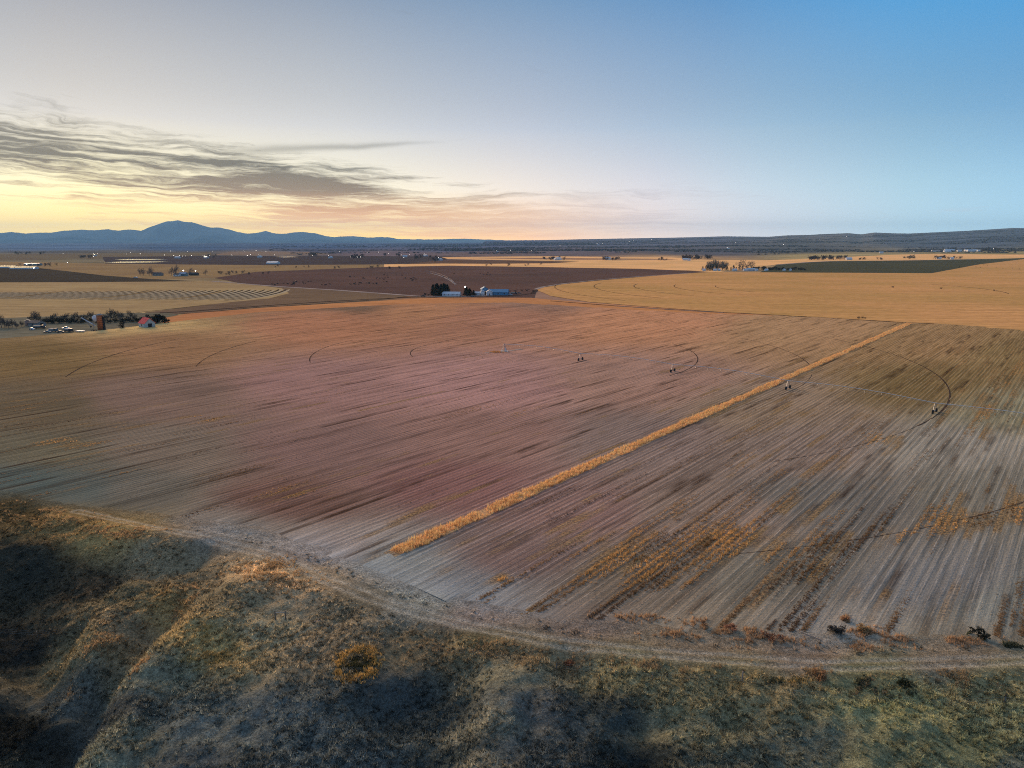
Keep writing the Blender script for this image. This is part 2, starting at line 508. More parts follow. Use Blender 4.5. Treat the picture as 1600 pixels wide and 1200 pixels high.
# pale stubble and chaff along each row, every row with its own strength
trow = t.m('DIVIDE', t_, ROW)
wob = t.m('MULTIPLY', t.m('SUBTRACT', t.noise(t.xyz(t.m('MULTIPLY', t_, 0.5), t.m('MULTIPLY', s_, 0.25)), 1.0, 4), 0.5), 0.30)
tr2 = t.m('ADD', t.m('ADD', trow, 0.5), wob)
ri = t.m('FLOOR', tr2); ph = t.m('FRACT', tr2)
ln = t.m('ABSOLUTE', t.m('SUBTRACT', ph, 0.5))
rowv = t.noise(t.xyz(t.m('MULTIPLY', ri, 7.31), t.m('MULTIPLY', s_, 0.012), 5.0), 1.0, 3, 0.6)
rowc = t.noise(t.xyz(t.m('MULTIPLY', ri, 0.42), t.m('MULTIPLY', s_, 0.014), 15.0), 1.0, 4, 0.7)
rowv2 = t.noise(t.xyz(t.m('MULTIPLY', ri, 3.17), t.m('MULTIPLY', s_, 0.017), 8.0), 1.0, 4, 0.6)
line = t.rng(ln, 0.035, 0.10, 1.0, 0.0)
dash = t.rng(t.noise(t.xyz(t.m('MULTIPLY', t_, 0.9), t.m('MULTIPLY', s_, 0.30), 2.0), 1.0, 5, 0.7), 0.36, 0.62, 0.15, 1.0)
side = t.rng(t_, -125.0, -100.0, 0.40, 1.0)
la = t.m('MULTIPLY', t.m('MULTIPLY', t.m('MULTIPLY', line, dash), t.rng(rowv, 0.35, 0.6, 0.15, 1.0)), t.m('MULTIPLY', t.m('MULTIPLY', fd, side), 0.95))
c2 = t.mix(la, c2, t.mix(0.5, scaled(t, c, 2.2), (0.50, 0.43, 0.36, 1)))
# dead weeds and weed shadow painted as dark streaks in some of the rows
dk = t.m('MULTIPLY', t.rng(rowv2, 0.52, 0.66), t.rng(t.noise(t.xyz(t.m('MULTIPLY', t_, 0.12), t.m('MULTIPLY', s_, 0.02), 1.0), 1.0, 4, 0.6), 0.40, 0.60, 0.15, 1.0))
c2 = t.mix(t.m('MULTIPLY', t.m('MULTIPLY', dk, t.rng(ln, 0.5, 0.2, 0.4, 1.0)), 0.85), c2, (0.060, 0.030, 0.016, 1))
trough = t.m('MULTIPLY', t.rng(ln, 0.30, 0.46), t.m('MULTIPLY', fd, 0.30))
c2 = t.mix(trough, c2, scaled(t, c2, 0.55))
wsum = t.m('ADD', t.m('ADD', t.m('MULTIPLY', rowc, 0.75), t.m('MULTIPLY', rowv, 0.25)), t.m('MULTIPLY', wd_, 0.105))
wsum = t.m('ADD', wsum, t.m('MULTIPLY', t.m('SUBTRACT', side, 0.4), 0.035))
wk = t.m('MULTIPLY', t.rng(wsum, 0.570, 0.65), t.rng(st2, 0.36, 0.56, 0.45, 1.0))
c2 = t.mix(t.m('MULTIPLY', wk, 0.80, clamp=True), c2, t.mix(t.rng(grain, 0.42, 0.58), (0.15, 0.085, 0.04, 1), (0.54, 0.32, 0.12, 1)))
c2 = t.mix(t.m('MULTIPLY', t.rng(wd_, 2.0, 3.5), t.rng(grain, 0.3, 0.55, 0.4, 1.0)), c2, (0.80, 0.46, 0.22, 1))
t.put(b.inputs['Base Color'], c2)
bump(t, b, t.m('ADD', grain, t.m('MULTIPLY', st2, 0.7)), 0.22, 0.9)

# far land
M_far, t, b = new_mat('plain_soil_and_haze')
p = pos(t); c = attr(t, 'Col')
px_, py_, pz_ = t.sep(p)
q = t.xyz(t.m('MULTIPLY', px_, 0.0022), t.m('MULTIPLY', py_, 0.0040))
n_a = t.noise(q, 1.0, 7, 0.62); n_b = t.noise(t.xyz(t.m('MULTIPLY', px_, 0.012), t.m('MULTIPLY', py_, 0.006)), 1.0, 6, 0.7)
f = t.m('MULTIPLY', t.rng(n_a, 0.3, 0.7, 0.72, 1.28, False), t.rng(n_b, 0.3, 0.7, 0.75, 1.25, False))
t.put(b.inputs['Base Color'], scaled(t, c, f))


def field_mat(name, col, col2, ang, row=6.0, amt=0.22, spot=0.15, gain=1.0):
    """a far field: soil or grass with drill lines at an angle"""
    m, t, b = new_mat(name)
    p = pos(t)
    a = D(ang)
    s_ = t.vm('DOT_PRODUCT', p, (math.sin(a), math.cos(a), 0)); t_ = t.vm('DOT_PRODUCT', p, (math.cos(a), -math.sin(a), 0))
    st = t.noise(t.xyz(t.m('DIVIDE', t_, row), t.m('DIVIDE', s_, row * 30)), 1.0, 4, 0.7)
    big = t.noise(p, 0.006, 6, 0.65); sm = t.noise(p, 0.12, 5, 0.7)
    c = t.mix(t.rng(big, 0.3, 0.7), lin4(col), lin4(col2))
    c = t.vm('DIVIDE', c, tuple(float(q) for q in LIGHT * np.array([1.36, 1.36, 1.38]) / gain))
    f = t.m('MULTIPLY', t.rng(st, 0.3, 0.7, 1 - amt, 1 + amt, False), t.rng(sm, 0.3, 0.7, 1 - spot, 1 + spot, False))
    t.put(b.inputs['Base Color'], scaled(t, c, f))
    return m


def attr_mat(name, rough=0.9, var=0.0):
    m, t, b = new_mat(name)
    c = attr(t, 'Col')
    if var:
        c = scaled(t, c, t.rng(t.noise(pos(t), 1.5, 3), 0.3, 0.7, 1 - var, 1 + var, False))
    t.put(b.inputs['Base Color'], c)
    b.inputs['Roughness'].default_value = rough
    return m


M_plant = attr_mat('dry_plant')
t = NT(M_plant.node_tree)          # thin dry leaves let light through
tl = t.new('ShaderNodeBsdfTranslucent'); t.put(tl.inputs[0], attr(t, 'Col'))
mx = t.new('ShaderNodeMixShader'); mx.inputs[0].default_value = 0.5
t.l.new(t.n['Principled BSDF'].outputs[0], mx.inputs[1]); t.l.new(tl.outputs[0], mx.inputs[2])
t.l.new(mx.outputs[0], t.n['Material Output'].inputs['Surface'])

# ================================================================== TERRAIN
# --- near rangeland sheet
nx, ny = 800, 400
gx = np.linspace(-200, 190, nx); gy = np.linspace(34, 226, ny)
X, Y = np.meshgrid(gx, gy, indexing='ij')
Zn = near_height(X, Y)
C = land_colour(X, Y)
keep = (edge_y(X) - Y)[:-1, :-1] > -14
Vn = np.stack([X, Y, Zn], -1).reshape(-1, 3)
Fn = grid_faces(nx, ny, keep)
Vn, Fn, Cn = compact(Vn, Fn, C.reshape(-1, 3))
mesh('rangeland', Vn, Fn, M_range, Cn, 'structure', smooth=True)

# --- hills on the far side and the plain to the horizon
SKY_PX = [(-400, 377), (560, 377.5), (700, 377), (800, 375.5), (860, 375), (900, 374), (935, 373.4), (1000, 372.3), (1050, 371.6), (1130, 370), (1200, 370.6), (1230, 368.6), (1265, 368.2),
          (1290, 367), (1325, 366), (1345, 367.6), (1365, 365.3), (1392, 366.4), (1420, 367), (1500, 364.5), (1555, 362), (1580, 361), (1620, 362), (1900, 358), (2600, 366), (4000, 372)]


def bearing(px):
    return math.atan((px - 800) / F * math.cos(PITCH))


SK_A = np.array([bearing(p[0]) for p in SKY_PX]); SK_Y = np.array([p[1] for p in SKY_PX])


def hill_height(x, y):
    r = np.hypot(x, y); a = np.arctan2(x, y)
    top = H + (376.0 - np.interp(a, SK_A, SK_Y)) / F * 13000.0
    top = np.where(np.abs(a) > 1.5, 60.0, top)
    ris = sstep(3600, 13000, r) ** 1.3 * (1 - sstep(13600, 19000, r))
    rel = (fbm(x / 900, y / 900, 51, 5) - 0.5) * 46 * sstep(3800, 6500, r) * (1 - sstep(10500, 13000, r)) * np.clip((a + 0.05) * 2.5, 0.08, 1)
    return np.maximum(top * ris * np.where(top < 60, 0.4, 1) + rel, -6 * sstep(3600, 6000, r)) * sstep(3400, 4200, r)


th = np.concatenate([np.arange(-180, -50, 2.0), np.arange(-50, 50, 0.16), np.arange(50, 180.01, 2.0)]) * math.pi / 180
rr = np.concatenate([np.geomspace(4, 250, 30)[:-1], np.geomspace(250, 3500, 150)[:-1], np.geomspace(3500, 15000, 260)[:-1], np.geomspace(15000, 31800, 24)])
T, R = np.meshgrid(th, rr, indexing='ij')
X = R * np.sin(T); Y = R * np.cos(T)
hid = (np.abs(X) < 186) & (Y > 38) & (Y < 215)
Zf = np.where(R > 3000, hill_height(X, Y), 0.0) - 0.45
Zf = np.where(R < 300, Zf - 26 * sstep(0, 8, np.minimum(186 - np.abs(X), np.minimum(Y - 38, 214 - Y))), Zf)
Zf = np.where((Y < 60) & (R < 300), np.minimum(Zf, -8.0), Zf)
bx = np.where(Y > 60, X, 0.0); by = np.where(Y > 60, Y, 60.0)
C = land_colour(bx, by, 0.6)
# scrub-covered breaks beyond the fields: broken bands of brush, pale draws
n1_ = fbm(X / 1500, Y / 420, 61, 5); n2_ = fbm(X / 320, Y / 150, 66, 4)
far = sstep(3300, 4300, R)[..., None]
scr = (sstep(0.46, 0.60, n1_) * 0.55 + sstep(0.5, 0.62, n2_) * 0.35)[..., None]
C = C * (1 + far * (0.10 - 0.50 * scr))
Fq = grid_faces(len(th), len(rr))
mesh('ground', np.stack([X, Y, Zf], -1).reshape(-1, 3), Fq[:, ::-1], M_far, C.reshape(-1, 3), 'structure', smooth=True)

# --- mountains: three ranges, each a heightfield of its own depth
MAIN_PX = [(-500, 372), (-300, 369), (-150, 367), (-60, 366), (0, 366.5), (20, 365.5), (40, 367), (60, 366), (80, 366), (100, 363), (115, 362.5), (130, 361.7), (150, 362.5), (172, 360.6), (186, 363), (196, 361.5), (206, 360.6), (222, 363), (236, 357.5),
           (250, 353.5), (262, 350), (272, 349.4), (281, 347.6), (290, 349.6), (303, 350.4), (315, 354), (330, 357), (345, 357.8), (358, 360), (372, 363.5), (390, 366), (402, 364.8), (416, 362), (428, 365), (440, 366), (455, 364.5), (474, 363.3),
           (492, 365), (508, 369), (522, 370.6), (552, 369), (575, 371), (606, 370.6), (622, 373.3), (650, 374), (690, 374), (724, 372.6), (752, 374), (800, 376), (900, 379)]
MID_PX = [(-500, 378), (-100, 377), (0, 375), (60, 374), (115, 370.5), (150, 373), (200, 377), (270, 377), (295, 372.5), (322, 368), (345, 371.5), (370, 377), (410, 378.5), (450, 375.5), (490, 372.6), (540, 376), (600, 376), (640, 377.5), (800, 380)]
FOOT_PX = [(-500, 384), (-100, 383), (60, 386), (110, 384.2), (150, 383), (240, 384.4), (330, 384.8), (430, 383), (560, 384), (700, 384), (820, 387)]
M_mtn, t, b = new_mat('mountain_forest_hazed')
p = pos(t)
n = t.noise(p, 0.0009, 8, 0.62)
t.put(b.inputs['Base Color'], t.mix(t.rng(n, 0.4, 0.62), (0.05, 0.11, 0.17, 1), (0.10, 0.17, 0.23, 1)))  # forest colour made bluer and lighter, distance haze painted in


def mountain_range(name, PX, dist, depth, seed, jag):
    a0 = np.array([bearing(q[0]) for q in PX]); y0 = np.array([q[1] for q in PX])
    aa = np.arange(a0[0], a0[-1], D(0.055)); vv = np.linspace(-1, 1, 41)
    A, Vv = np.meshgrid(aa, vv, indexing='ij')
    top = H + (376.0 - np.interp(A, a0, y0)) / F * dist * math.cos(0.2)
    jg = (fbm(A * 130, np.full_like(A, seed), seed, 4) - 0.5) * jag * dist / 1081
    rad = dist + Vv * depth * 0.5
    prof = np.clip(1 - np.abs(Vv + 0.18 * (fbm(A * 26, Vv * 0.5, seed + 3, 3) - 0.5)) ** 1.3, 0, 1)
    spur = (fbm(A * 60, Vv * 2.2, seed + 5, 4) - 0.5) * 0.55 * sstep(1.0, 0.75, prof)
    Zm = (top + jg) * np.clip(prof + spur * sstep(0, 0.3, prof), 0, 1.0) - 30 * (prof < 0.02)
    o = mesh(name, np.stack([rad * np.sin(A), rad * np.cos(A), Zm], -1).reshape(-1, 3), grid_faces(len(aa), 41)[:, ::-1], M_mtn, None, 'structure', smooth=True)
    return o


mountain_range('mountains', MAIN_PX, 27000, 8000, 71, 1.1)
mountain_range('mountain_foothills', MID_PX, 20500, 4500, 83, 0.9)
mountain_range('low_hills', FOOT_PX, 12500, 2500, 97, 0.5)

# ================================================================== MAIN STUBBLE FIELD (ridged, row by row)
TOP = P((-500, 560), (-200, 540), (0, 529), (150, 517), (270, 503), (400, 488), (520, 481), (640, 474.5), (700, 473.5), (800, 472.5), (880, 477), (1000, 484), (1100, 489.5), (1200, 492), (1290, 496), (1400, 503), (1500, 507), (1600, 516), (1800, 532), (2200, 560))
POLY = TOP + [(420, 60), (-520, 60)]
tt = np.arange(-640, 330, 0.38)
ss = np.concatenate([np.arange(-260, 330, 2.6), np.arange(330, 800, 6.0)])
Tg, Sg = np.meshgrid(tt, ss, indexing='ij')
X = Sg * RD[0] + Tg * RN[0]; Y = Sg * RD[1] + Tg * RN[1]
de = Y - edge_y(X) + (fbm(X / 7, Y / 7, 5, 3) - 0.5) * 5 + (fbm(X / 1.6, Y / 1.6, 6, 2) - 0.5) * 2
keepv = in_poly(POLY, X, Y) & (de > -2.5) & (np.abs(X) < Y * 0.95 + 40)
keep = keepv[:-1, :-1] & keepv[1:, 1:]
ridge = np.cos((Tg / ROW) * 2 * math.pi) * 0.5 + 0.5          # crest on every row
amp = 0.055 * sstep(1, 16, de) * (0.25 + 1.5 * fbm(Tg / 5, Sg / 30, 12, 3))
Zr = ridge * amp + (fbm(X / 0.9, Y / 0.9, 14, 2) - 0.5) * 0.05 - 0.45 * sstep(0.8, -2.5, de) + 0.03
Zr = Zr + (fbm(X / 90, Y / 90, 15, 3) - 0.5) * 0.9 * sstep(5, 60, de) * 0
C = land_colour(X, Y)
WEED_PX = [  # x, y, reach x, reach y, weight
 (1000, 880, 120, 50, 1.0), (1150, 850, 110, 40, 1.2), (1300, 850, 60, 22, 0.9), (1400, 830, 60, 26, 1.0), (1520, 815, 90, 26, 1.3), (1590, 805, 60, 30, 1.2), (1240, 800, 130, 30, 0.5), (1270, 890, 40, 30, 0.8),
 (930, 850, 60, 25, 0.5), (1380, 690, 30, 16, 1.2), (1540, 640, 30, 40, 0.9), (1580, 590, 40, 50, 0.8), (1500, 560, 80, 25, 0.5), (1350, 570, 120, 22, 0.5), (1220, 720, 80, 30, 0.5), (1060, 800, 60, 30, 0.4),
 (330, 655, 70, 10, 1.0), (110, 692, 60, 9, 1.1), (200, 665, 60, 8, 0.7), (520, 640, 120, 8, 0.6), (450, 770, 60, 12, 0.6), (590, 745, 70, 10, 0.6), (160, 735, 50, 9, 0.6), (40, 640, 90, 30, 0.4), (800, 640, 120, 12, 0.35), (780, 905, 20, 8, 1.2), (990, 830, 30, 12, 0.8)]


def weed_w(x, y):
    u = x / np.maximum(y, 30); v = -H / np.maximum(y, 30)
    r = np.zeros(x.shape)
    for (a, b_, rx, ry, wt) in WEED_PX:
        q = at(a, b_); k = at(a, b_ + ry)
        uu = q[0] / q[1]; vv = -H / q[1]; dv = abs(-H / k[1] - vv)
        r = np.maximum(r, wt * np.exp(-((u - uu) / (rx / F)) ** 2 - ((v - vv) / dv) ** 2))
    return r


Wd = weed_w(X, Y)
_sa = at(618, 863); _sb = at(1421, 505.5)
q_, _ = seg_dist([_sa, _sb], X, Y)
Wd = np.maximum(Wd, 4.0 * (q_ < 1.5 + 0.9 * fbm(X / 5, Y / 5, 144, 3)))
rows_fade = sstep(0, 10, de) * (0.35 + 0.65 * sstep(-420, -60, Tg))
Vv = np.stack([X, Y, Zr], -1).reshape(-1, 3)
Ff = grid_faces(len(tt), len(ss), keep)
Vv, Ff, Cf, Wf, Rf = compact(Vv, Ff, C.reshape(-1, 3), Wd.reshape(-1), rows_fade.reshape(-1))
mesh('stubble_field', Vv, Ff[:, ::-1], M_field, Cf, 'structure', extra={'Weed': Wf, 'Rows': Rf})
#FIELDS-BEGIN
# ================================================================== FAR FIELDS, TRACKS, WATER
from mathutils import Vector
from mathutils.geometry import tessellate_polygon


def sheet(name, px, z, mat, wob=0.35, kind='structure', world=False):
    pts = []
    n = len(px)
    W = [np.array(q, float) if world else at(*q) for q in px]
    for i in range(n):
        a = W[i]; b_ = W[(i + 1) % n]
        k = max(1, int(np.linalg.norm(b_ - a) / 40)); k = min(k, 24)
        nn_ = np.array([-(b_ - a)[1], (b_ - a)[0]]) / (np.linalg.norm(b_ - a) + 1e-9)
        for j in range(k):
            q = a + (b_ - a) * j / k
            if j:
                q = q + nn_ * rng.normal() * wob * 2
            pts.append((q[0], q[1], z))
    tri = tessellate_polygon([[Vector(q) for q in pts]])
    V = np.array(pts); Fc = np.array(tri)
    e1 = V[Fc[:, 1]] - V[Fc[:, 0]]; e2 = V[Fc[:, 2]] - V[Fc[:, 0]]
    cr = e1[:, 0] * e2[:, 1] - e1[:, 1] * e2[:, 0]
    Fc = np.where((cr < 0)[:, None], Fc[:, ::-1], Fc)
    return mesh(name, V, Fc, mat, None, kind)


def ribbon(name, pts, width, z, mat, kind='structure', wvar=0.0, closed=False):
    pts = np.array(pts, float)
    dv = np.gradient(pts, axis=0)
    if closed:
        dv[0] = dv[-1] = pts[1] - pts[-2]
    nv = np.stack([-dv[:, 1], dv[:, 0]], -1); nv /= np.linalg.norm(nv, axis=1)[:, None] + 1e-9
    wv = width / 2 * (1 + wvar * (rng.random(len(pts)) - 0.5))[:, None]
    L = pts + nv * wv; Rr = pts - nv * wv
    V = np.zeros((len(pts) * 2, 3)); V[0::2, :2] = L; V[1::2, :2] = Rr; V[:, 2] = z
    i = np.arange(len(pts) - 1) * 2
    Fc = np.stack([i, i + 1, i + 3, i + 2], -1)
    return mesh(name, V, Fc, mat, None, kind)


def dense(pts, step):
    o_ = []
    for a, b_ in zip(pts[:-1], pts[1:]):
        a = np.array(a, float); b_ = np.array(b_, float)
        k = max(1, int(np.linalg.norm(b_ - a) / step))
        o_ += [a + (b_ - a) * j / k for j in range(k)]
    o_.append(np.array(pts[-1], float))
    return np.array(o_)


FM = field_mat
sheet('field', [(-300, 398), (0, 397), (130, 396), (330, 394.3), (330, 399), (250, 402), (0, 407), (-300, 411)], -0.36, FM('tan_pasture', (128, 110, 88), (114, 94, 80), 80, gain=0.80))
sheet('field', [(360, 393.2), (480, 393.2), (520, 397.2), (330, 398.6)], -0.34, FM('pale_pasture', (136, 110, 92), (118, 96, 88), 80))
sheet('field', [(160, 401.5), (330, 399.5), (600, 400), (760, 401), (700, 404), (690, 409), (600, 413.5), (420, 414.5), (300, 413.6), (165, 412)], -0.32, FM('dark_fallow', (80, 66, 70), (92, 76, 74), 70, gain=0.70))
sheet('field', [(-300, 411), (0, 409), (60, 409.5), (160, 411.5), (300, 413.2), (420, 414), (600, 413), (690, 411.6), (690, 416), (500, 420.5), (400, 424.5), (335, 434), (240, 436), (150, 431), (100, 425), (-300, 419)], -0.30, FM('dry_grass_field', (140, 112, 80), (124, 98, 74), 75, gain=1.1))
sheet('field', [(690, 401.6), (850, 400.2), (1050, 402), (1110, 406), (1200, 406.5), (1300, 402.5), (1400, 397.8), (1560, 394), (1660, 396), (1600, 403), (1420, 406.5), (1290, 408), (1215, 413), (1120, 425.5), (1080, 422.5), (850, 417), (700, 415), (600, 417), (600, 412.8), (700, 411), (860, 410), (905, 408.5), (700, 404.6)], -0.28, FM('ripe_grass_field', (198, 146, 102), (172, 132, 92), 85, 14, 0.15, 0.15, 1.45))
sheet('field', [(700, 405.4), (860, 407.6), (905, 409), (860, 411.2), (760, 412), (690, 411.6), (630, 412.6)], -0.24, FM('bare_strip_field', (110, 82, 72), (122, 92, 78), 70, gain=0.70))
sheet('field', [(690, 402.6), (900, 403.4), (1040, 404.4), (1060, 405.6), (900, 405.6)], -0.25, FM('mauve_field', (150, 108, 90), (140, 104, 92), 70, gain=0.85))
sheet('field', [(-300, 418.5), (0, 417.6), (60, 418.6), (110, 424), (160, 430), (240, 436), (330, 440), (230, 442), (0, 441.5), (-300, 444)], -0.22, FM('olive_fallow', (80, 68, 58), (70, 59, 52), 60, gain=0.80))
sheet('field', [(1185, 426), (1215, 413.5), (1260, 410), (1300, 408.2), (1420, 407), (1540, 405), (1620, 402.5), (1640, 420), (1456, 430), (1190, 428)], -0.22, FM('winter_wheat_field', (86, 80, 62), (74, 72, 60), 88, gain=0.80))
sheet('field', [(335, 434), (400, 424.8), (500, 420.8), (600, 417), (700, 415), (850, 417.3), (1000, 419.8), (1080, 423), (1115, 425.6), (1080, 428), (1000, 432.4), (930, 438), (870, 444), (838, 451), (835, 466), (700, 465), (660, 464), (640, 461.5), (520, 452.5), (430, 447), (370, 441)], -0.20, FM('grazed_field', (106, 78, 72), (92, 70, 66), 72, 9, 0.16, gain=0.85))
sheet('field', [(-300, 442), (0, 441), (230, 440), (330, 439), (400, 444.5), (440, 450), (452, 458), (420, 466), (340, 474), (250, 484), (180, 492), (0, 500), (-300, 508)], -0.18, FM('mown_hay_field', (150, 124, 92), (134, 108, 82), 97, 7, 0.2, 0.15, 1.2))
sheet('field', [(425, 447.6), (520, 453), (640, 462), (600, 467), (500, 474), (400, 480), (300, 489), (250, 492), (225, 488), (340, 474), (420, 466), (452, 458), (440, 450)], -0.16, FM('grey_fallow', (118, 94, 76), (104, 82, 70), 104))
sheet('field', [(-300, 560), (-300, 508), (0, 497), (100, 493), (180, 489), (262, 488), (290, 494), (280, 502), (262, 506), (150, 520), (0, 534)], -0.14, FM('farmyard_ground', (116, 108, 96), (98, 88, 76), 100, 5))
sheet('field', [(255, 497), (290, 490), (400, 481.4), (520, 474), (640, 467), (690, 464.6), (830, 465), (860, 468), (950, 475.5), (1100, 486), (1200, 491), (1230, 498), (1100, 494), (1000, 488), (880, 482), (800, 478), (640, 480), (400, 494), (255, 510)], -0.12, FM('orange_grass_margin', (186, 126, 84), (166, 110, 78), 98, 5, 0.18))
sheet('field', [(838, 453), (850, 448.7), (880, 444), (930, 438.7), (1000, 432.7), (1060, 427.8), (1110, 424.8), (1250, 425.8), (1456, 426.8), (1490, 420.5), (1530, 413), (1600, 404.8), (1750, 396), (2000, 396), (2100, 560), (1800, 536), (1600, 520), (1500, 510), (1400, 504), (1290, 497), (1200, 492), (1100, 485.5), (1000, 478), (920, 471.5), (860, 462)], -0.10, FM('orange_stubble_circle', (170, 122, 82), (152, 114, 72), 93, 6, 0.24, 0.20, 1.32))

M_rut = attr_mat('dummy')
M_rut, t_, b_ = new_mat('wheel_rut_soil')
t_.put(b_.inputs['Base Color'], t_.mix(t_.rng(t_.noise(pos(t_), 0.8, 4), 0.35, 0.65), (0.045, 0.03, 0.025, 1), (0.13, 0.08, 0.055, 1)))
M_track, t_, b_ = new_mat('pale_track_dirt')
t_.put(b_.inputs['Base Color'], t_.mix(t_.rng(t_.noise(pos(t_), 0.05, 4), 0.35, 0.65), (0.50, 0.38, 0.32, 1), (0.36, 0.28, 0.24, 1)))

# dirt roads between the fields
ribbon('farm_road', dense(P((250, 488.5), (300, 486), (420, 477), (520, 470.5), (640, 464), (700, 463.6)), 20), 5.0, -0.06, M_rut, wvar=0.5)
ribbon('farm_road', dense(P((330, 439), (430, 447.3), (520, 452.8), (600, 458.6), (650, 462.4), (700, 463), (760, 462)), 20), 9.0, -0.05, M_track, wvar=0.4)
ribbon('farm_road', dense(P((836, 452), (850, 447.6), (880, 443.2), (930, 437.6), (1000, 431.8), (1080, 426.6)), 25), 6.0, -0.05, M_track, wvar=0.4)
ribbon('farm_road', dense(P((0, 408.2), (60, 408.2), (130, 407.6)), 25), 8.0, -0.20, M_track)
ribbon('farm_road', dense(P((1215, 413.2), (1262, 409.6), (1300, 407.9), (1420, 406.7), (1545, 404.6)), 25), 14.0, -0.16, M_track, wvar=0.4)
ribbon('farm_road', dense(P((860, 470), (950, 477), (1080, 485.5), (1200, 491.5), (1300, 497), (1400, 503), (1500, 508), (1620, 520)), 10), 3.2, 0.02, M_rut, wvar=0.5)
ribbon('farm_road', dense(P((960, 478), (1050, 484), (1130, 488.4)), 10), 2.0, 0.06, M_track, wvar=0.6)

# ponds that mirror the bright horizon
M_water, t_, b_ = new_mat('pond_water')
b_.inputs['Base Color'].default_value = (0.10, 0.12, 0.14, 1); b_.inputs['Roughness'].default_value = 0.04
b_.inputs['Specular IOR Level'].default_value = 0.5
for pl in ([(178, 405.3), (200, 404.7), (245, 404.7), (262, 405.2), (240, 405.6), (205, 405.7)], [(162, 409.9), (190, 408.8), (225, 408.6), (264, 408.7), (240, 409.7), (200, 410.2)],
           [(430, 401.3), (452, 400.8), (468, 401.4), (445, 402)]):
    sheet('pond', pl, -0.14, M_water, 0.1)

# wheel tracks of the sprinklers
PIV = at(788, 549)


def ring(cx, cy, r, a0, a1, width, z, mat, name='wheel_track', gap=0.0):
    n = max(24, int(abs(a1 - a0) * r / 3))
    a = np.linspace(a0, a1, n)
    return ribbon(name, np.stack([cx + r * np.cos(a), cy + r * np.sin(a)], -1), width, z, mat, wvar=0.9)


for r, a0, a1, wd_t in ((53.2, 2.0, 3.5, 0.6), (107.0, 2.7, 3.5, 0.6), (162.0, 2.88, 3.45, 0.7), (216.6, 2.9, 3.5, 0.8), (107.0, -0.75, 0.28, 0.6), (162.0, -0.35, 0.35, 0.6), (162.0, -0.95, -0.45, 0.3),
                        (216.6, -0.85, 0.30, 0.65), (216.6, -1.2, -0.85, 0.22), (266.0, -0.95, -0.45, 0.6), (266.0, -1.15, -0.95, 0.4), (266.0, -1.4, -1.15, 0.2)):
    ring(PIV[0], PIV[1], r, a0, a1, wd_t * 0.8, 0.09, M_rut)
for r in (347, 293, 238, 183, 127):
    ring(405, 935, r, 2.75, 3.75, 1.0, 0.0, M_rut)
ring(405, 935, 215, -0.5, 0.35, 1.6, 0.0, M_rut)

# mown hay lying in rings
M_hay, t_, b_ = new_mat('cut_hay')
t_.put(b_.inputs['Base Color'], t_.mix(t_.rng(t_.noise(pos(t_), 0.6, 4), 0.35, 0.65), (0.66, 0.52, 0.33, 1), (0.48, 0.37, 0.24, 1)))
M_gap, t_, b_ = new_mat('dark_soil_between_hay')
t_.put(b_.inputs['Base Color'], t_.mix(t_.rng(t_.noise(pos(t_), 0.3, 4), 0.35, 0.65), (0.055, 0.04, 0.025, 1), (0.11, 0.08, 0.05, 1)))  # dark brown strips laid between the hay arcs
HC = (-632.0, 812.0)


def tagged(o, label, cat, group=None):
    o['label'] = label; o['category'] = cat
    if group:
        o['group'] = group
    return o


for k in range(42):
    f_k = k / 41.0
    R_ = 340 - 130 * f_k
    tipx = -279.0 - 9.0 * k + rng.normal() * 0.3; cyy = 822.0 - 12 * f_k
    half = 82 - 34 * f_k + rng.normal() * 5
    lim = half / R_
    n = 22

    def arc_strip(name, dx_, hwid, zlo, zhi, mat, kind=None):
        a = np.linspace(-lim, lim, n); rr_ = R_ + rng.normal(size=n) * 0.18
        cxy = np.stack([tipx + dx_ - R_ + rr_ * np.cos(a), cyy + rr_ * np.sin(a)], -1)
        nv = np.stack([np.cos(a), np.sin(a)], -1)
        hw_ = hwid * (0.8 + 0.4 * rng.random(n)) * np.sin(np.linspace(0.1, math.pi - 0.1, n)) ** 0.5
        V = np.zeros((n, 3, 3))
        V[:, 0, :2] = cxy - nv * hw_[:, None]; V[:, 2, :2] = cxy + nv * hw_[:, None]; V[:, 1, :2] = cxy
        V[:, 0, 2] = V[:, 2, 2] = zlo; V[:, 1, 2] = zlo + 0.25 * (zhi - zlo) * (0.7 + 0.5 * rng.random(n))
        return mesh(name, V.reshape(-1, 3), grid_faces(n, 3)[:, ::-1], mat, None, kind)
    if k not in (9, 19, 31, 40):
        o = arc_strip('hay_windrow', 0.0, 2.3, -0.16, 0.30, M_hay)
        tagged(o, 'curved ridge of cut hay, one of many nested arcs in the mown field', 'windrow', 'nested arcs of cut hay in the mown field')
    arc_strip('soil_strip', -4.5, 2.3, -0.15, -0.14, M_gap, 'structure')

# ------------------------------------------------------------------ haze: the evening air over the plain
def box_mesh(name, x0, x1, y0, y1, z0, z1, mat):
    V = np.array([[x, y, z] for x in (x0, x1) for y in (y0, y1) for z in (z0, z1)], float)
    Fc = np.array([[0, 1, 3, 2], [4, 6, 7, 5], [0, 4, 5, 1], [2, 3, 7, 6], [0, 2, 6, 4], [1, 5, 7, 3]])
    return mesh(name, V, Fc, mat)


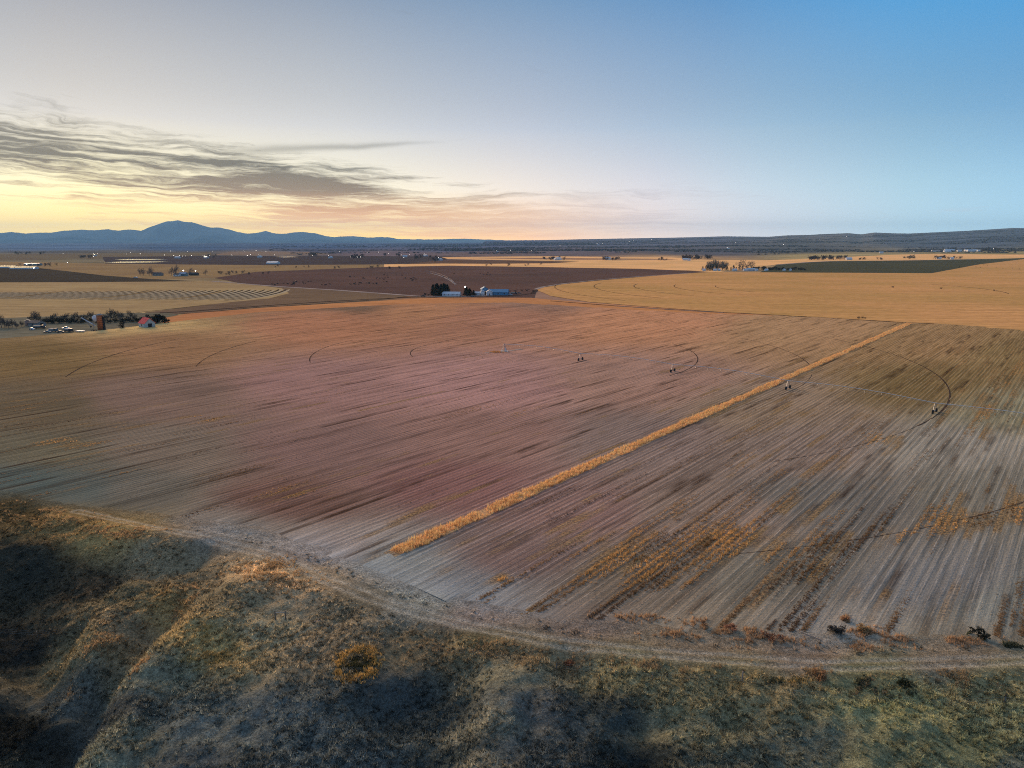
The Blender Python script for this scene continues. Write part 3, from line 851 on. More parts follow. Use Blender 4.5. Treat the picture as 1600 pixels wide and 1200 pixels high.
M_haze = bpy.data.materials.new('haze_air'); M_haze.use_nodes = True
ht = NT(M_haze.node_tree); ht.n.clear()
ho = ht.new('ShaderNodeOutputMaterial'); hv = ht.new('ShaderNodeVolumePrincipled')
hv.inputs['Color'].default_value = (0.38, 0.70, 1.0, 1)
hv.inputs['Density'].default_value = HAZE
hv.inputs['Anisotropy'].default_value = 0.0
ht.l.new(hv.outputs[0], ho.inputs['Volume'])
hz = box_mesh('haze', -32000, 32000, -32000, 32000, -40, 790, M_haze)
hz['kind'] = 'stuff'
#FIELDS-END
# ================================================================== PLANTS OF THE FOREGROUND AND THE FIELD
def tufts(name, xy, z, cols, blades, h, spread, wdt, mat, kind='stuff', hvar=0.5, cvar=0.35, parent=None):
    """many tufts of thin leaf blades in one mesh; every blade is a triangle"""
    n = len(xy); m = n * blades
    ang = rng.random(m) * 2 * math.pi
    base = np.repeat(xy, blades, 0) + rng.normal(size=(m, 2)) * np.repeat(np.broadcast_to(spread, n), blades)[:, None] * 0.35
    zz = np.repeat(np.broadcast_to(z, n), blades)
    hh = np.repeat(np.broadcast_to(h, n), blades) * (1 - hvar * rng.random(m))
    sp = np.repeat(np.broadcast_to(spread, n), blades) * (0.3 + 0.9 * rng.random(m))
    ww = np.repeat(np.broadcast_to(wdt, n), blades) * (0.6 + 0.8 * rng.random(m))
    dx = np.cos(ang); dy = np.sin(ang)
    V = np.zeros((m, 3, 3))
    V[:, 0, 0] = base[:, 0] - dy * ww; V[:, 0, 1] = base[:, 1] + dx * ww; V[:, 0, 2] = zz - 0.02
    V[:, 1, 0] = base[:, 0] + dy * ww; V[:, 1, 1] = base[:, 1] - dx * ww; V[:, 1, 2] = zz - 0.02
    V[:, 2, 0] = base[:, 0] + dx * sp; V[:, 2, 1] = base[:, 1] + dy * sp; V[:, 2, 2] = zz + hh
    cc = np.repeat(cols, blades, 0) * (1 + cvar * (rng.random((m, 1)) * 2 - 1))
    cc = np.repeat(cc, 3, 0)
    return mesh(name, V.reshape(-1, 3), np.arange(m * 3).reshape(-1, 3), mat, cc, kind, parent=parent)


def in_view(x, y, margin=1.15):
    return (np.abs(x) < (y * 0.74 * 1.02 + 12) * margin) & (y > 55)


# --- rangeland: bunch grass and low brush
N = 150000
yy = 60 + 150 * rng.random(N) ** 1.35; xx = (rng.random(N) * 2 - 1) * (yy * 0.80 + 12)
de_ = edge_y(xx) - yy
qd, _ = seg_dist(TRACK, xx, yy)
dn = fbm(xx / 9, yy / 9, 101, 4)
keepp = (de_ > 1 + 4 * rng.random(N)) & in_view(xx, yy) & (qd > 2.2 + 2 * rng.random(N)) & (rng.random(N) < sstep(0.28, 0.62, dn) * 0.9 + 0.08) & (rng.random(N) < sstep(2, 14, de_ + 3) + 0.1)
xx = xx[keepp]; yy = yy[keepp]
zz = near_height(xx, yy); cb = land_colour(xx, yy)
pick = rng.random(len(xx))
straw = np.array([0.40, 0.31, 0.19]); sage = np.array([0.16, 0.17, 0.14]); darkb = np.array([0.055, 0.05, 0.045])
wr = sstep(0.30, 0.62, cb[:, 0:1] / (cb[:, 2:3] + 0.02) / 4)       # brown ground grows straw, grey ground grows sage
cg = cb * 1.7 * (1 - 0.25) + 0.25 * (straw * wr + sage * (1 - wr)) * np.clip(cb.mean(1, keepdims=True) * 7, 0.15, 1.2)
m1 = pick < 0.62
tufts('bunch_grass', np.stack([xx, yy], -1)[m1], zz[m1], cg[m1] * (0.75 + 0.75 * rng.random((m1.sum(), 1))), 6, 0.20 + 0.25 * rng.random(m1.sum()), 0.30, 0.035, M_plant)
mp_ = pick < 0.09
tufts('pale_grass', np.stack([xx, yy], -1)[mp_], zz[mp_], (cb[mp_] * 1.2 + np.array([0.16, 0.14, 0.12])) * (0.6 + 0.8 * rng.random((mp_.sum(), 1))), 5, 0.22, 0.2, 0.05, M_plant)
m2 = ~m1
cs = cb[m2] * 0.9 + 0.25 * sage * np.clip(cb[m2].mean(1, keepdims=True) * 6, 0.15, 1.0)
tufts('low_brush', np.stack([xx, yy], -1)[m2], zz[m2], cs * (0.45 + 1.3 * rng.random((m2.sum(), 1)) ** 1.6), 13, 0.25 + 0.40 * rng.random(m2.sum()) ** 2, 0.30 + 0.45 * rng.random(m2.sum()) ** 2, 0.08, M_plant, cvar=0.5)


def blob_points(px, py, rx, ry, n):
    c0 = at(px, py); k1 = abs(at(px + rx, py)[0] - c0[0]); k2 = abs(at(px, py - ry)[1] - c0[1])
    q = rng.normal(size=(n, 2)) * 0.55
    return c0 + q * np.array([k1, k2])


def patch(pxs, col, h, wdt=0.05, blades=7, name='dry_weeds', spread=0.3):
    pts = np.concatenate([blob_points(*q) for q in pxs])
    pts = pts[fbm(pts[:, 0] / 2.6, pts[:, 1] / 2.6, 201, 3) > 0.50]
    col = np.array(col); col = np.minimum((0.7 * col + 0.3 * col.mean()) * 1.4 + 0.02, 0.9)
    z = np.where(edge_y(pts[:, 0]) - pts[:, 1] > 0, near_height(pts[:, 0], pts[:, 1]), 0.03)
    cc = np.array(col) * (0.65 + 0.7 * rng.random((len(pts), 1)))
    return tufts(name, pts, z, cc, blades, h * (0.6 + 0.6 * rng.random(len(pts))), spread, wdt, M_plant)


# golden and orange stands of weeds
patch([(333, 985, 16, 26, 420), (325, 1010, 26, 12, 160), (300, 1015, 16, 14, 90), (345, 1010, 8, 16, 120), (1230, 1060, 30, 6, 90)], (0.46, 0.30, 0.05), 0.55)
patch([(285, 915, 26, 12, 300), (260, 935, 26, 10, 200), (235, 950, 20, 8, 120), (415, 888, 45, 14, 700), (440, 905, 50, 14, 400), (170, 832, 50, 8, 350), (210, 838, 40, 7, 250), (110, 815, 50, 10, 260), (60, 800, 50, 9, 200),
       (150, 985, 24, 26, 260), (125, 1010, 18, 16, 120), (215, 1030, 14, 12, 90), (30, 790, 40, 8, 120)], (0.44, 0.25, 0.07), 0.5)
patch([(1100, 975, 30, 8, 160), (1150, 985, 40, 8, 240), (1200, 1000, 45, 9, 280), (1000, 965, 60, 7, 160), (1350, 985, 18, 10, 220), (1322, 968, 8, 6, 90), (1420, 995, 70, 8, 300), (1500, 1000, 60, 8, 200), (1060, 990, 50, 7, 150), (1330, 1010, 80, 8, 260)], (0.42, 0.23, 0.08), 0.6)
patch([(1280, 1052, 22, 8, 200), (1140, 1050, 60, 10, 300), (1020, 1040, 50, 9, 240), (1500, 1060, 80, 14, 420), (870, 1030, 90, 14, 380), (650, 1005, 60, 12, 260), (760, 1010, 80, 12, 260), (1360, 1070, 60, 10, 260)], (0.34, 0.22, 0.08), 0.5)
patch([(1410, 1066, 12, 7, 160), (1530, 990, 14, 9, 120), (1200, 1058, 50, 7, 160), (1330, 1062, 30, 6, 120), (1580, 1010, 16, 8, 80)], (0.06, 0.07, 0.03), 0.6, wdt=0.09)
# the ring of golden weeds
a_ = rng.random(700) * 2 * math.pi
c0 = at(558, 1030)
pts = c0 + np.stack([np.cos(a_) * 2.75, np.sin(a_) * 3.3], -1) * (1 + 0.20 * rng.normal(size=(700, 1))) * (1 + 0.25 * (fbm(3 + np.cos(a_) * 1.5, 3 + np.sin(a_) * 1.5, 207, 3) - 0.5))[:, None]
pts = pts[fbm(pts[:, 0] / 1.1, pts[:, 1] / 1.1, 209, 2) > 0.30]
tufts('weed_ring', pts, near_height(pts[:, 0], pts[:, 1]), np.array([0.78, 0.50, 0.17]) * (0.5 + 0.8 * rng.random((len(pts), 1))), 7, 0.5, 0.28, 0.05, M_plant)
pts = c0 + rng.normal(size=(240, 2)) * np.array([1.3, 1.5])
tufts('weed_ring', pts, near_height(pts[:, 0], pts[:, 1]), np.array([0.12, 0.11, 0.05]) * (0.6 + 0.7 * rng.random((240, 1))), 8, 0.4, 0.3, 0.06, M_plant)

# --- stubble left standing in the rows
N = 150000
yy = 88 + 190 * rng.random(N) ** 1.3; xx = (rng.random(N) * 2 - 1) * (yy * 0.80 + 12)
s0, t0 = row_coords(xx, yy)
t0 = np.round(t0 / ROW) * ROW + rng.normal(size=N) * 0.09
xx = s0 * RD[0] + t0 * RN[0]; yy = s0 * RD[1] + t0 * RN[1]
dd = yy - edge_y(xx)
kp = (dd > 3 + 5 * rng.random(N)) & in_view(xx, yy) & (fbm(t0 / 1.3, s0 / 5, 111, 3) > 0.42) & (rng.random(N) < sstep(-260, -40, t0) * 0.8 + 0.2)
xx = xx[kp]; yy = yy[kp]
cc = land_colour(xx, yy) * 1.1 + np.array([0.16, 0.13, 0.11])
tufts('stubble_stalks', np.stack([xx, yy], -1), 0.07, cc * (0.7 + 0.6 * rng.random((len(xx), 1))), 2, 0.16, 0.16, 0.035, M_plant, hvar=0.7)

# --- weeds among the rows
N = 420000
yy = 95 + 560 * rng.random(N) ** 1.6; xx = (rng.random(N) * 2 - 1) * (yy * 0.80 + 12)
s0, t0 = row_coords(xx, yy)
t0 = np.round(t0 / ROW) * ROW + rng.normal(size=N) * 0.28
xx = s0 * RD[0] + t0 * RN[0]; yy = s0 * RD[1] + t0 * RN[1]
w_ = weed_w(xx, yy)
rowi = np.round(t0 / ROW); stn = 0.7 * fbm(rowi * 0.42, s0 / 46, 121, 4) + 0.3 * fbm(rowi * 5.7, s0 / 30, 122, 3)
kp = (yy - edge_y(xx) > 1) & in_view(xx, yy, 1.05) & (stn + 0.155 * w_ + 0.035 * sstep(-115, -100, t0) * sstep(420, 200, yy) > 0.625 + 0.07 * rng.random(N)) & in_poly(POLY, xx, yy)
xx = xx[kp]; yy = yy[kp]; w_ = w_[kp]; t0 = t0[kp]; s0 = s0[kp]
hue = 0.06 + fbm(t0 / 4.5, s0 / 60, 131, 3)[:, None]
cc = np.where(hue > 0.5, np.array([0.76, 0.46, 0.18]), np.array([0.26, 0.15, 0.06])) * (0.5 + 0.9 * rng.random((len(xx), 1)))
bl = np.array([0.19, 0.13, 0.10])
cc = cc * (0.35 + 0.65 * np.clip(w_, 0, 1))[:, None] + bl * (0.65 - 0.65 * np.clip(w_, 0, 1))[:, None]
print('weeds', len(xx))
tufts('row_weeds', np.stack([xx, yy], -1), 0.05, cc, 5, 0.22 + 0.35 * np.clip(w_, 0, 1), 0.30, 0.05, M_plant)

# --- the unharvested strip of dry crop
SA = at(618, 863); SB = at(1421, 505.5)
sd = (SB - SA) / np.linalg.norm(SB - SA); sn = np.array([-sd[1], sd[0]]); SL = np.linalg.norm(SB - SA)
N = 13000
u_ = rng.random(N) * SL; hw = 1.75 * (0.45 + 1.1 * fbm(u_ / 9, u_ * 0, 141, 3)) + 0.25 * sstep(150, 450, u_)
v_ = (rng.random(N) * 2 - 1) * hw
gap = 1 - 0.93 * np.exp(-((u_ - 27) / 2.2) ** 2) - 0.85 * np.exp(-((u_ - 84) / 5) ** 2) - 0.8 * np.exp(-((u_ - 330) / 7) ** 2)
gap *= 0.35 + 0.65 * sstep(0.32, 0.48, fbm(u_ / 4, v_ / 2 + 9, 143, 3))
kp = rng.random(N) < gap
pts = SA + u_[kp, None] * sd + v_[kp, None] * sn
hue = (0.7 + 0.6 * rng.random((kp.sum(), 1)))
tufts('dry_crop_strip', pts, 0.05, np.clip(np.array([1.05, 0.60, 0.28]) * hue, 0, 0.97), 6, 0.95, 0.5, 0.06, M_plant)
for (a, b_, rx, n) in ((770, 549.6, 5, 60), (784, 550, 8, 90)):
    pass

# ================================================================== SMALL BUILDING BLOCKS
MATS = {}


def flat_mat(name, col, rough=0.8, metal=0.0, var=0.18, scale=0.5):
    if name in MATS:
        return MATS[name]
    m, t, b = new_mat(name)
    c = tuple(col) + (1,)
    n = t.noise(pos(t), scale, 4, 0.6)
    t.put(b.inputs['Base Color'], t.vm('SCALE', c[:3], scale=t.rng(n, 0.3, 0.7, 1 - var, 1 + var, False)))
    b.inputs['Roughness'].default_value = rough; b.inputs['Metallic'].default_value = metal
    b.inputs['Specular IOR Level'].default_value = 0.4
    MATS[name] = m
    if name == 'red_metal_roof':
        b.inputs['Specular IOR Level'].default_value = 0.05
    return m


def glow_mat(name, col, e):
    m, t, b = new_mat(name)
    b.inputs['Base Color'].default_value = tuple(col) + (1,)
    b.inputs['Emission Color'].default_value = tuple(col) + (1,)
    b.inputs['Emission Strength'].default_value = e
    m.cycles.emission_sampling = 'NONE'
    return m


class MB:
    def __init__(s):
        s.v = []; s.f = []

    def add(s, V, Fc):
        k = len(s.v); s.v += [tuple(q) for q in V]; s.f += [tuple(k + i for i in f_) for f_ in Fc]
        return s

    def box(s, x0, x1, y0, y1, z0, z1):
        V = [(x, y, z) for x in (x0, x1) for y in (y0, y1) for z in (z0, z1)]
        return s.add(V, [(0, 1, 3, 2), (4, 6, 7, 5), (0, 4, 5, 1), (2, 3, 7, 6), (0, 2, 6, 4), (1, 5, 7, 3)])

    def tube(s, a, b_, r0, r1=None, n=5):
        r1 = r0 if r1 is None else r1
        a = np.array(a, float); b_ = np.array(b_, float)
        dv = b_ - a; L = np.linalg.norm(dv) + 1e-9; dv = dv / L
        up = np.array([0, 0, 1.0]) if abs(dv[2]) < 0.9 else np.array([1.0, 0, 0])
        e1 = np.cross(dv, up); e1 /= np.linalg.norm(e1); e2 = np.cross(dv, e1)
        V = []
        for q, r in ((a, r0), (b_, r1)):
            for i in range(n):
                w_2 = 2 * math.pi * i / n
                V.append(q + r * (math.cos(w_2) * e1 + math.sin(w_2) * e2))
        Fc = [(i, (i + 1) % n, n + (i + 1) % n, n + i) for i in range(n)]
        Fc.append(tuple(range(n))[::-1]); Fc.append(tuple(range(n, 2 * n)))
        return s.add(V, Fc)

    def lathe(s, prof, n=12, cx=0, cy=0):
        V = []; Fc = []
        for (r, z) in prof:
            for i in range(n):
                w_2 = 2 * math.pi * i / n
                V.append((cx + r * math.cos(w_2), cy + r * math.sin(w_2), z))
        for j in range(len(prof) - 1):
            for i in range(n):
                Fc.append((j * n + i, j * n + (i + 1) % n, (j + 1) * n + (i + 1) % n, (j + 1) * n + i))
        Fc.append(tuple(range(n))[::-1]); Fc.append(tuple(range((len(prof) - 1) * n, len(prof) * n)))
        return s.add(V, Fc)

    def build(s, name, mat, parent=None, smooth=False):
        me = bpy.data.meshes.new(name)
        me.from_pydata([tuple(map(float, q)) for q in s.v], [], s.f)
        if smooth:
            me.polygons.foreach_set('use_smooth', np.ones(len(s.f), bool))
        me.update()
        if mat is not None:
            me.materials.append(mat)
        o = bpy.data.objects.new(name, me); COL.objects.link(o)
        if parent is not None:
            o.parent = parent
        return o


def thing(name, x, y, z, rz, label, cat, group=None):
    o = bpy.data.objects.new(name, None); COL.objects.link(o)
    o.location = (float(x), float(y), float(z)); o.rotation_euler = (0, 0, rz)
    o.empty_display_size = 0.5
    return tagged(o, label, cat, group)


def copy_tree(o, parent=None, label=None):
    c = o.copy(); COL.objects.link(c)
    if parent is not None:
        c.parent = parent
    if label:
        c['label'] = label
    for ch in [q for q in bpy.data.objects if q.parent == o]:
        copy_tree(ch, c)
    return c


KIDS = {}


def fast_copy(o, loc, rz, sc, label=None, group=None):
    """copy of a thing and of its parts"""
    if o.name not in KIDS:
        KIDS[o.name] = [q for q in bpy.data.objects if q.parent == o]
    c = o.copy(); COL.objects.link(c)
    c.location = loc; c.rotation_euler = (0, 0, rz); c.scale = sc
    if label:
        c['label'] = label
    if group:
        c['group'] = group
    for ch in KIDS[o.name]:
        k = ch.copy(); COL.objects.link(k); k.parent = c
    return c


def land_at(px, py):
    """where the land is seen at a place of the photograph, hills included"""
    a = bearing(px)
    r = np.geomspace(900, 13000, 5000)
    x = r * math.sin(a); y = r * math.cos(a)
    z = np.where(r > 3000, hill_height(x, y), 0.0) - 0.3
    d_ = y * math.cos(PITCH) - (z - H) * math.sin(PITCH); up = y * math.sin(PITCH) + (z - H) * math.cos(PITCH)
    ys = 600 - F * up / d_
    i = np.argmax(ys <= py) if (ys <= py).any() else len(r) - 1
    return x[i], y[i], z[i]


def mpp(px, py):
    x, y, z = land_at(px, py)
    return y / F


def spot(px, py):
    if py > 412:
        q = at(px, py); return q[0], q[1], -0.10
    return land_at(px, py)


# ------------------------------------------------------------------ trees
M_bark = flat_mat('grey_bark', (0.13, 0.10, 0.085))
M_twig = attr_mat('bare_twigs')
M_needle = attr_mat('evergreen_foliage')


def cloud_tris(n, r, h, z0, size, col, cvar=0.4, shape='round', stretch=1.0, lobes=6, seed=0):
    g = np.random.default_rng(seed)
    if shape == 'cone':
        t_ = g.random(n) ** 1.1; rad = r * (1 - t_) ** 0.65 * np.sqrt(g.random(n)) * (0.75 + 0.5 * g.random(n))
        a = g.random(n) * 2 * math.pi
        c = np.stack([rad * np.cos(a), rad * np.sin(a), z0 + h * t_], -1)
    else:
        lc = g.normal(size=(lobes, 3)) * np.array([r * 0.42, r * 0.42, h * 0.24]) + np.array([0, 0, z0 + h * 0.52])
        lc[:, 2] = np.clip(lc[:, 2], z0 + h * 0.15, z0 + h * 0.85)
        k = g.integers(0, lobes, n)
        dv = g.normal(size=(n, 3)); dv /= np.linalg.norm(dv, axis=1)[:, None]
        c = lc[k] + dv * (np.array([r * 0.5, r * 0.5, h * 0.27]) * (g.random((n, 1)) ** 0.45))
    ax = g.normal(size=(n, 3)); ax /= np.linalg.norm(ax, axis=1)[:, None]
    bx = np.cross(ax, g.normal(size=(n, 3))); bx /= np.linalg.norm(bx, axis=1)[:, None]
    s_ = size * (0.5 + g.random((n, 1)))
    V = np.stack([c + ax * s_ * stretch * (np.array([0.6, 0.6, 1.5]) if stretch > 2 else 1.0), c + bx * s_ * 0.55, c - bx * s_ * 0.55], 1).reshape(-1, 3)
    cc = np.repeat(np.array(col) * (1 + cvar * (g.random((n, 1)) * 2 - 1)), 3, 0)
    return V, np.arange(3 * n).reshape(-1, 3), cc


def bare_tree(h, r, seed, label, cat='tree', name='bare_tree', col=(0.15, 0.115, 0.09), group=None, n=360):
    g = random.Random(seed)
    o = thing(name, 0, 0, 0, 0, label, cat, group)
    mb = MB()

    def limb(p, dv, L, rad, lev):
        q = p + dv * L
        mb.tube(p, q, rad, rad * 0.62, 4 if lev else 6)
        if lev < 3:
            for i in range(3 if lev else 5):
                a = g.random() * 6.283; tl = 0.35 + 0.45 * g.random()
                nd = dv + np.array([math.cos(a) * tl, math.sin(a) * tl, 0.10]); nd /= np.linalg.norm(nd)
                st = p + dv * L * (0.55 + 0.45 * g.random() if lev else 0.5 + 0.5 * g.random())
                limb(st, nd, L * (0.62 + 0.2 * g.random()), rad * 0.5, lev + 1)
    limb(np.zeros(3), np.array([0.03, 0.02, 1.0]), h * 0.36, h * 0.026, 0)
    mb.build('trunk', M_bark, o)
    V, Fc, cc = cloud_tris(n, r, h * 0.92, h * 0.10, h * 0.036, np.array(col) * 1.5, 0.4, 'round', 3.0, 12, seed)
    mesh('crown', V, Fc, M_twig, cc, parent=o)
    return o


def evergreen(h, r, seed, label, name='evergreen_tree', group=None, n=700, col=(0.022, 0.030, 0.020)):
    o = thing(name, 0, 0, 0, 0, label, 'tree', group)
    MB().tube((0, 0, 0), (0, 0, h * 0.9), h * 0.02, h * 0.005, 6).build('trunk', M_bark, o)
    V, Fc, cc = cloud_tris(n, r, h * 0.95, h * 0.05, h * 0.07, col, 0.5, 'cone', 1.2, 0, seed)
    mesh('crown', V, Fc, M_needle, cc, parent=o)
    return o


def bush(w, h, seed, label, cat='bush', name='bush', col=(0.07, 0.055, 0.045), group=None, n=160, mat=None):
    V, Fc, cc = cloud_tris(n, w * 0.5, h, 0.0, w * 0.085, col, 0.45, 'round', 1.5, 7, seed)
    V[:, 2] = np.maximum(V[:, 2], 0)
    o = mesh(name, V, Fc, mat or M_twig, cc)
    return tagged(o, label, cat, group)


def place(o, px, py, rz=0.0, s=1.0):
    x, y, z = spot(px, py)
    o.location = (x, y, z); o.rotation_euler = (0, 0, rz); o.scale = (s, s, s)
    return o


def row_of(proto, pxs, group, label, smin=0.8, smax=1.2):
    """first place takes the thing itself, the others take copies"""
    labels = label if isinstance(label, list) else [label] * len(pxs)
    for i, q in enumerate(pxs):
        label = labels[i]
        s = (q[2] if len(q) > 2 else 1.0) * (smin + (smax - smin) * random.random())
        x, y, z = spot(q[0], q[1])
        if i == 0:
            o = proto; o.location = (x, y, z); o.scale = (s, s, s * (0.9 + 0.25 * random.random()))
            o['label'] = label; o['group'] = group
        else:
            fast_copy(proto, (x, y, z), random.random() * 6.28, (s, s, s * (0.85 + 0.3 * random.random())), label, group)


# ------------------------------------------------------------------ buildings
M_glass = flat_mat('dark_window_glass', (0.03, 0.035, 0.045), 0.15, 0, 0.05)
M_white = flat_mat('white_paint', (0.72, 0.72, 0.74), 0.6)
M_grey = flat_mat('weathered_grey_board', (0.28, 0.27, 0.26), 0.85)
M_blueroof = flat_mat('blue_metal_roof', (0.10, 0.28, 0.46), 0.45)
M_paleroof = flat_mat('pale_metal_roof', (0.55, 0.62, 0.70), 0.4)
M_redroof = flat_mat('red_metal_roof', (0.95, 0.07, 0.075), 0.4, 0, 0.1)
M_greenwall = flat_mat('grey_green_siding', (0.42, 0.49, 0.49), 0.8)
M_redwall = flat_mat('rusty_board', (0.24, 0.09, 0.06), 0.8)
M_darkroof = flat_mat('dark_shingle_roof', (0.06, 0.06, 0.07), 0.8)
M_dark = flat_mat('dark_opening', (0.02, 0.02, 0.022), 0.9)
M_steel = flat_mat('galvanised_steel', (0.36, 0.37, 0.39), 0.4, 0.6, 0.1)
M_rubber = flat_mat('black_rubber', (0.02, 0.02, 0.022), 0.9)
M_wood = flat_mat('old_fence_wood', (0.20, 0.16, 0.12), 0.9, 0, 0.3, 3.0)


def gable(name, x, y, z, rz, wd, ln, hw, hr, mw, mr, label, cat, group=None, doors=1, windows=2, over=0.4, tall_door=False):
    """gabled building; the ridge runs along its own y axis, gable end at -y"""
    o = thing(name, x, y, z, rz, label, cat, group)
    a = wd / 2; b_ = ln / 2
    m = MB()
    V = [(-a, -b_, 0), (a, -b_, 0), (a, -b_, hw), (0, -b_, hw + hr), (-a, -b_, hw), (-a, b_, 0), (a, b_, 0), (a, b_, hw), (0, b_, hw + hr), (-a, b_, hw)]
    m.add(V, [(0, 1, 2, 3, 4), (5, 9, 8, 7, 6), (0, 4, 9, 5), (1, 6, 7, 2), (4, 3, 8, 9), (2, 7, 8, 3)])
    m.build('wall', mw, o)
    th_ = 0.12; sl = hr / a
    for sgn in (-1, 1):
        xe = sgn * (a + over); ze = hw - over * sl
        r_ = MB()
        V = []
        for yv in (-b_ - over, b_ + over):
            V += [(0, yv, hw + hr + 0.03), (xe, yv, ze + 0.03), (xe, yv, ze + 0.03 + th_), (0, yv, hw + hr + 0.03 + th_)]
        r_.add(V, [(0, 1, 2, 3), (4, 7, 6, 5), (0, 4, 5, 1), (1, 5, 6, 2), (2, 6, 7, 3), (3, 7, 4, 0)])
        r_.build('roof_panel', mr, o)
    dh = min(hw * 0.9, 4.0 if tall_door else 2.2); dw = dh * (0.95 if tall_door else 0.48)
    for i in range(doors):
        cx = 0.0 if doors == 1 else (-a * 0.5 + i * a)
        MB().box(cx - dw / 2, cx + dw / 2, -b_ - 0.06, -b_ + 0.02, 0, dh).build('door', M_dark if tall_door else M_redwall, o)
    for i in range(windows):
        yv = -b_ + ln * (i + 0.5) / windows
        for sx in (-1, 1):
            MB().box(min(sx * a, sx * (a + 0.05)), max(sx * a, sx * (a + 0.05)), yv - 0.6, yv + 0.6, hw * 0.35, hw * 0.72).build('window', M_glass, o)
    return o


def wheel(mb, x, y, z, r, w):
    mb.tube((x - w / 2, y, z), (x + w / 2, y, z), r, r, 10)


def vehicle(x, y, z, rz, mb_col, label, cat='car', kind='car', name='parked_car', group=None):
    o = thing(name, x, y, z, rz, label, cat, group)
    L = {'car': 4.6, 'pickup': 5.4, 'truck': 7.5}[kind]; W = 1.85 if kind != 'truck' else 2.4
    hh = {'car': 0.85, 'pickup': 1.0, 'truck': 1.3}[kind]
    y0 = -L / 2
    if kind == 'car':
        prof = [(0, 0.35), (0, hh * 0.85), (0.1, hh), (1.2, hh), (1.25, hh), (L - 1.0, hh), (L, hh * 0.85), (L, 0.35)]
        cab = [(1.1, hh), (1.75, 1.42), (3.4, 1.42), (4.1, hh)]
    elif kind == 'pickup':
        prof = [(0, 0.45), (0, hh * 0.9), (0.15, hh), (L - 0.05, hh), (L, hh * 0.9), (L, 0.45)]
        cab = [(1.3, hh), (1.85, 1.75), (3.2, 1.78), (3.45, hh)]
    else:
        prof = [(0, 0.6), (0, hh), (1.6, hh), (L, hh), (L, 0.9), (L, 0.6)]
        cab = [(0.5, hh), (0.9, 2.5), (2.1, 2.55), (2.2, hh)]

    def slab(m, pr, w):
        n = len(pr)
        V = [(sx * w / 2, y0 + p_[0], p_[1]) for sx in (-1, 1) for p_ in pr]
        Fc = [tuple(range(n)), tuple(range(n, 2 * n))[::-1]] + [(i, n + i, n + (i + 1) % n, (i + 1) % n) for i in range(n)]
        m.add(V, Fc)
    m = MB(); slab(m, prof, W); m.build('body', mb_col, o)
    m = MB(); slab(m, cab, W - 0.2); m.build('cab', mb_col, o)
    m = MB(); slab(m, [(cab[0][0] + 0.08, cab[0][1] + 0.03), (cab[1][0] + 0.1, cab[1][1] - 0.12), (cab[2][0] - 0.1, cab[2][1] - 0.12), (cab[3][0] - 0.08, cab[3][1] + 0.03)], W - 0.16)
    m.build('side_windows', M_glass, o)
    if kind == 'truck':
        MB().box(-1.2, 1.2, y0 + 2.4, y0 + L, 1.32, 2.3).build('load_bed', M_grey, o)
    for sy in (0.8, L - 0.9):
        for sx in (-1, 1):
            mm = MB(); wheel(mm, sx * (W / 2 - 0.1), y0 + sy, 0.36, 0.36, 0.24); mm.build('wheel', M_rubber, o)
    return o


# ================================================================== CENTRE PIVOT SPRINKLER
towers = [at(907, 563), at(1051, 581), at(1231, 608), at(1460, 645)]
dlast = towers[3] - towers[2]; dlast /= np.linalg.norm(dlast)
towers.append(towers[3] + dlast * 54); towers.append(towers[3] + dlast * 108)
pv = thing('centre_pivot_sprinkler', PIV[0], PIV[1], 0.0, 0, 'long galvanised centre pivot sprinkler standing across the stubble field on wheeled towers', 'irrigation machine')
m = MB()
for sx, sy in ((-1, -1), (1, -1), (1, 1), (-1, 1)):
    m.tube((sx * 1.5, sy * 1.5, 0), (sx * 0.25, sy * 0.25, 4.2), 0.08)
m.build('pivot_tower', M_steel, pv)
MB().tube((0, 0, 0), (0, 0, 4.4), 0.12, None, 8).build('riser_pipe', M_steel, pv)
MB().box(-2.2, 2.2, -2.2, 2.2, 0.0, 0.22).build('concrete_pad', flat_mat('concrete_pad', (0.45, 0.42, 0.40)), pv)
MB().box(0.4, 0.9, -0.9, -0.3, 0.3, 2.0).build('control_box', M_white, pv)
prev = np.array([0.0, 0.0, 4.2])
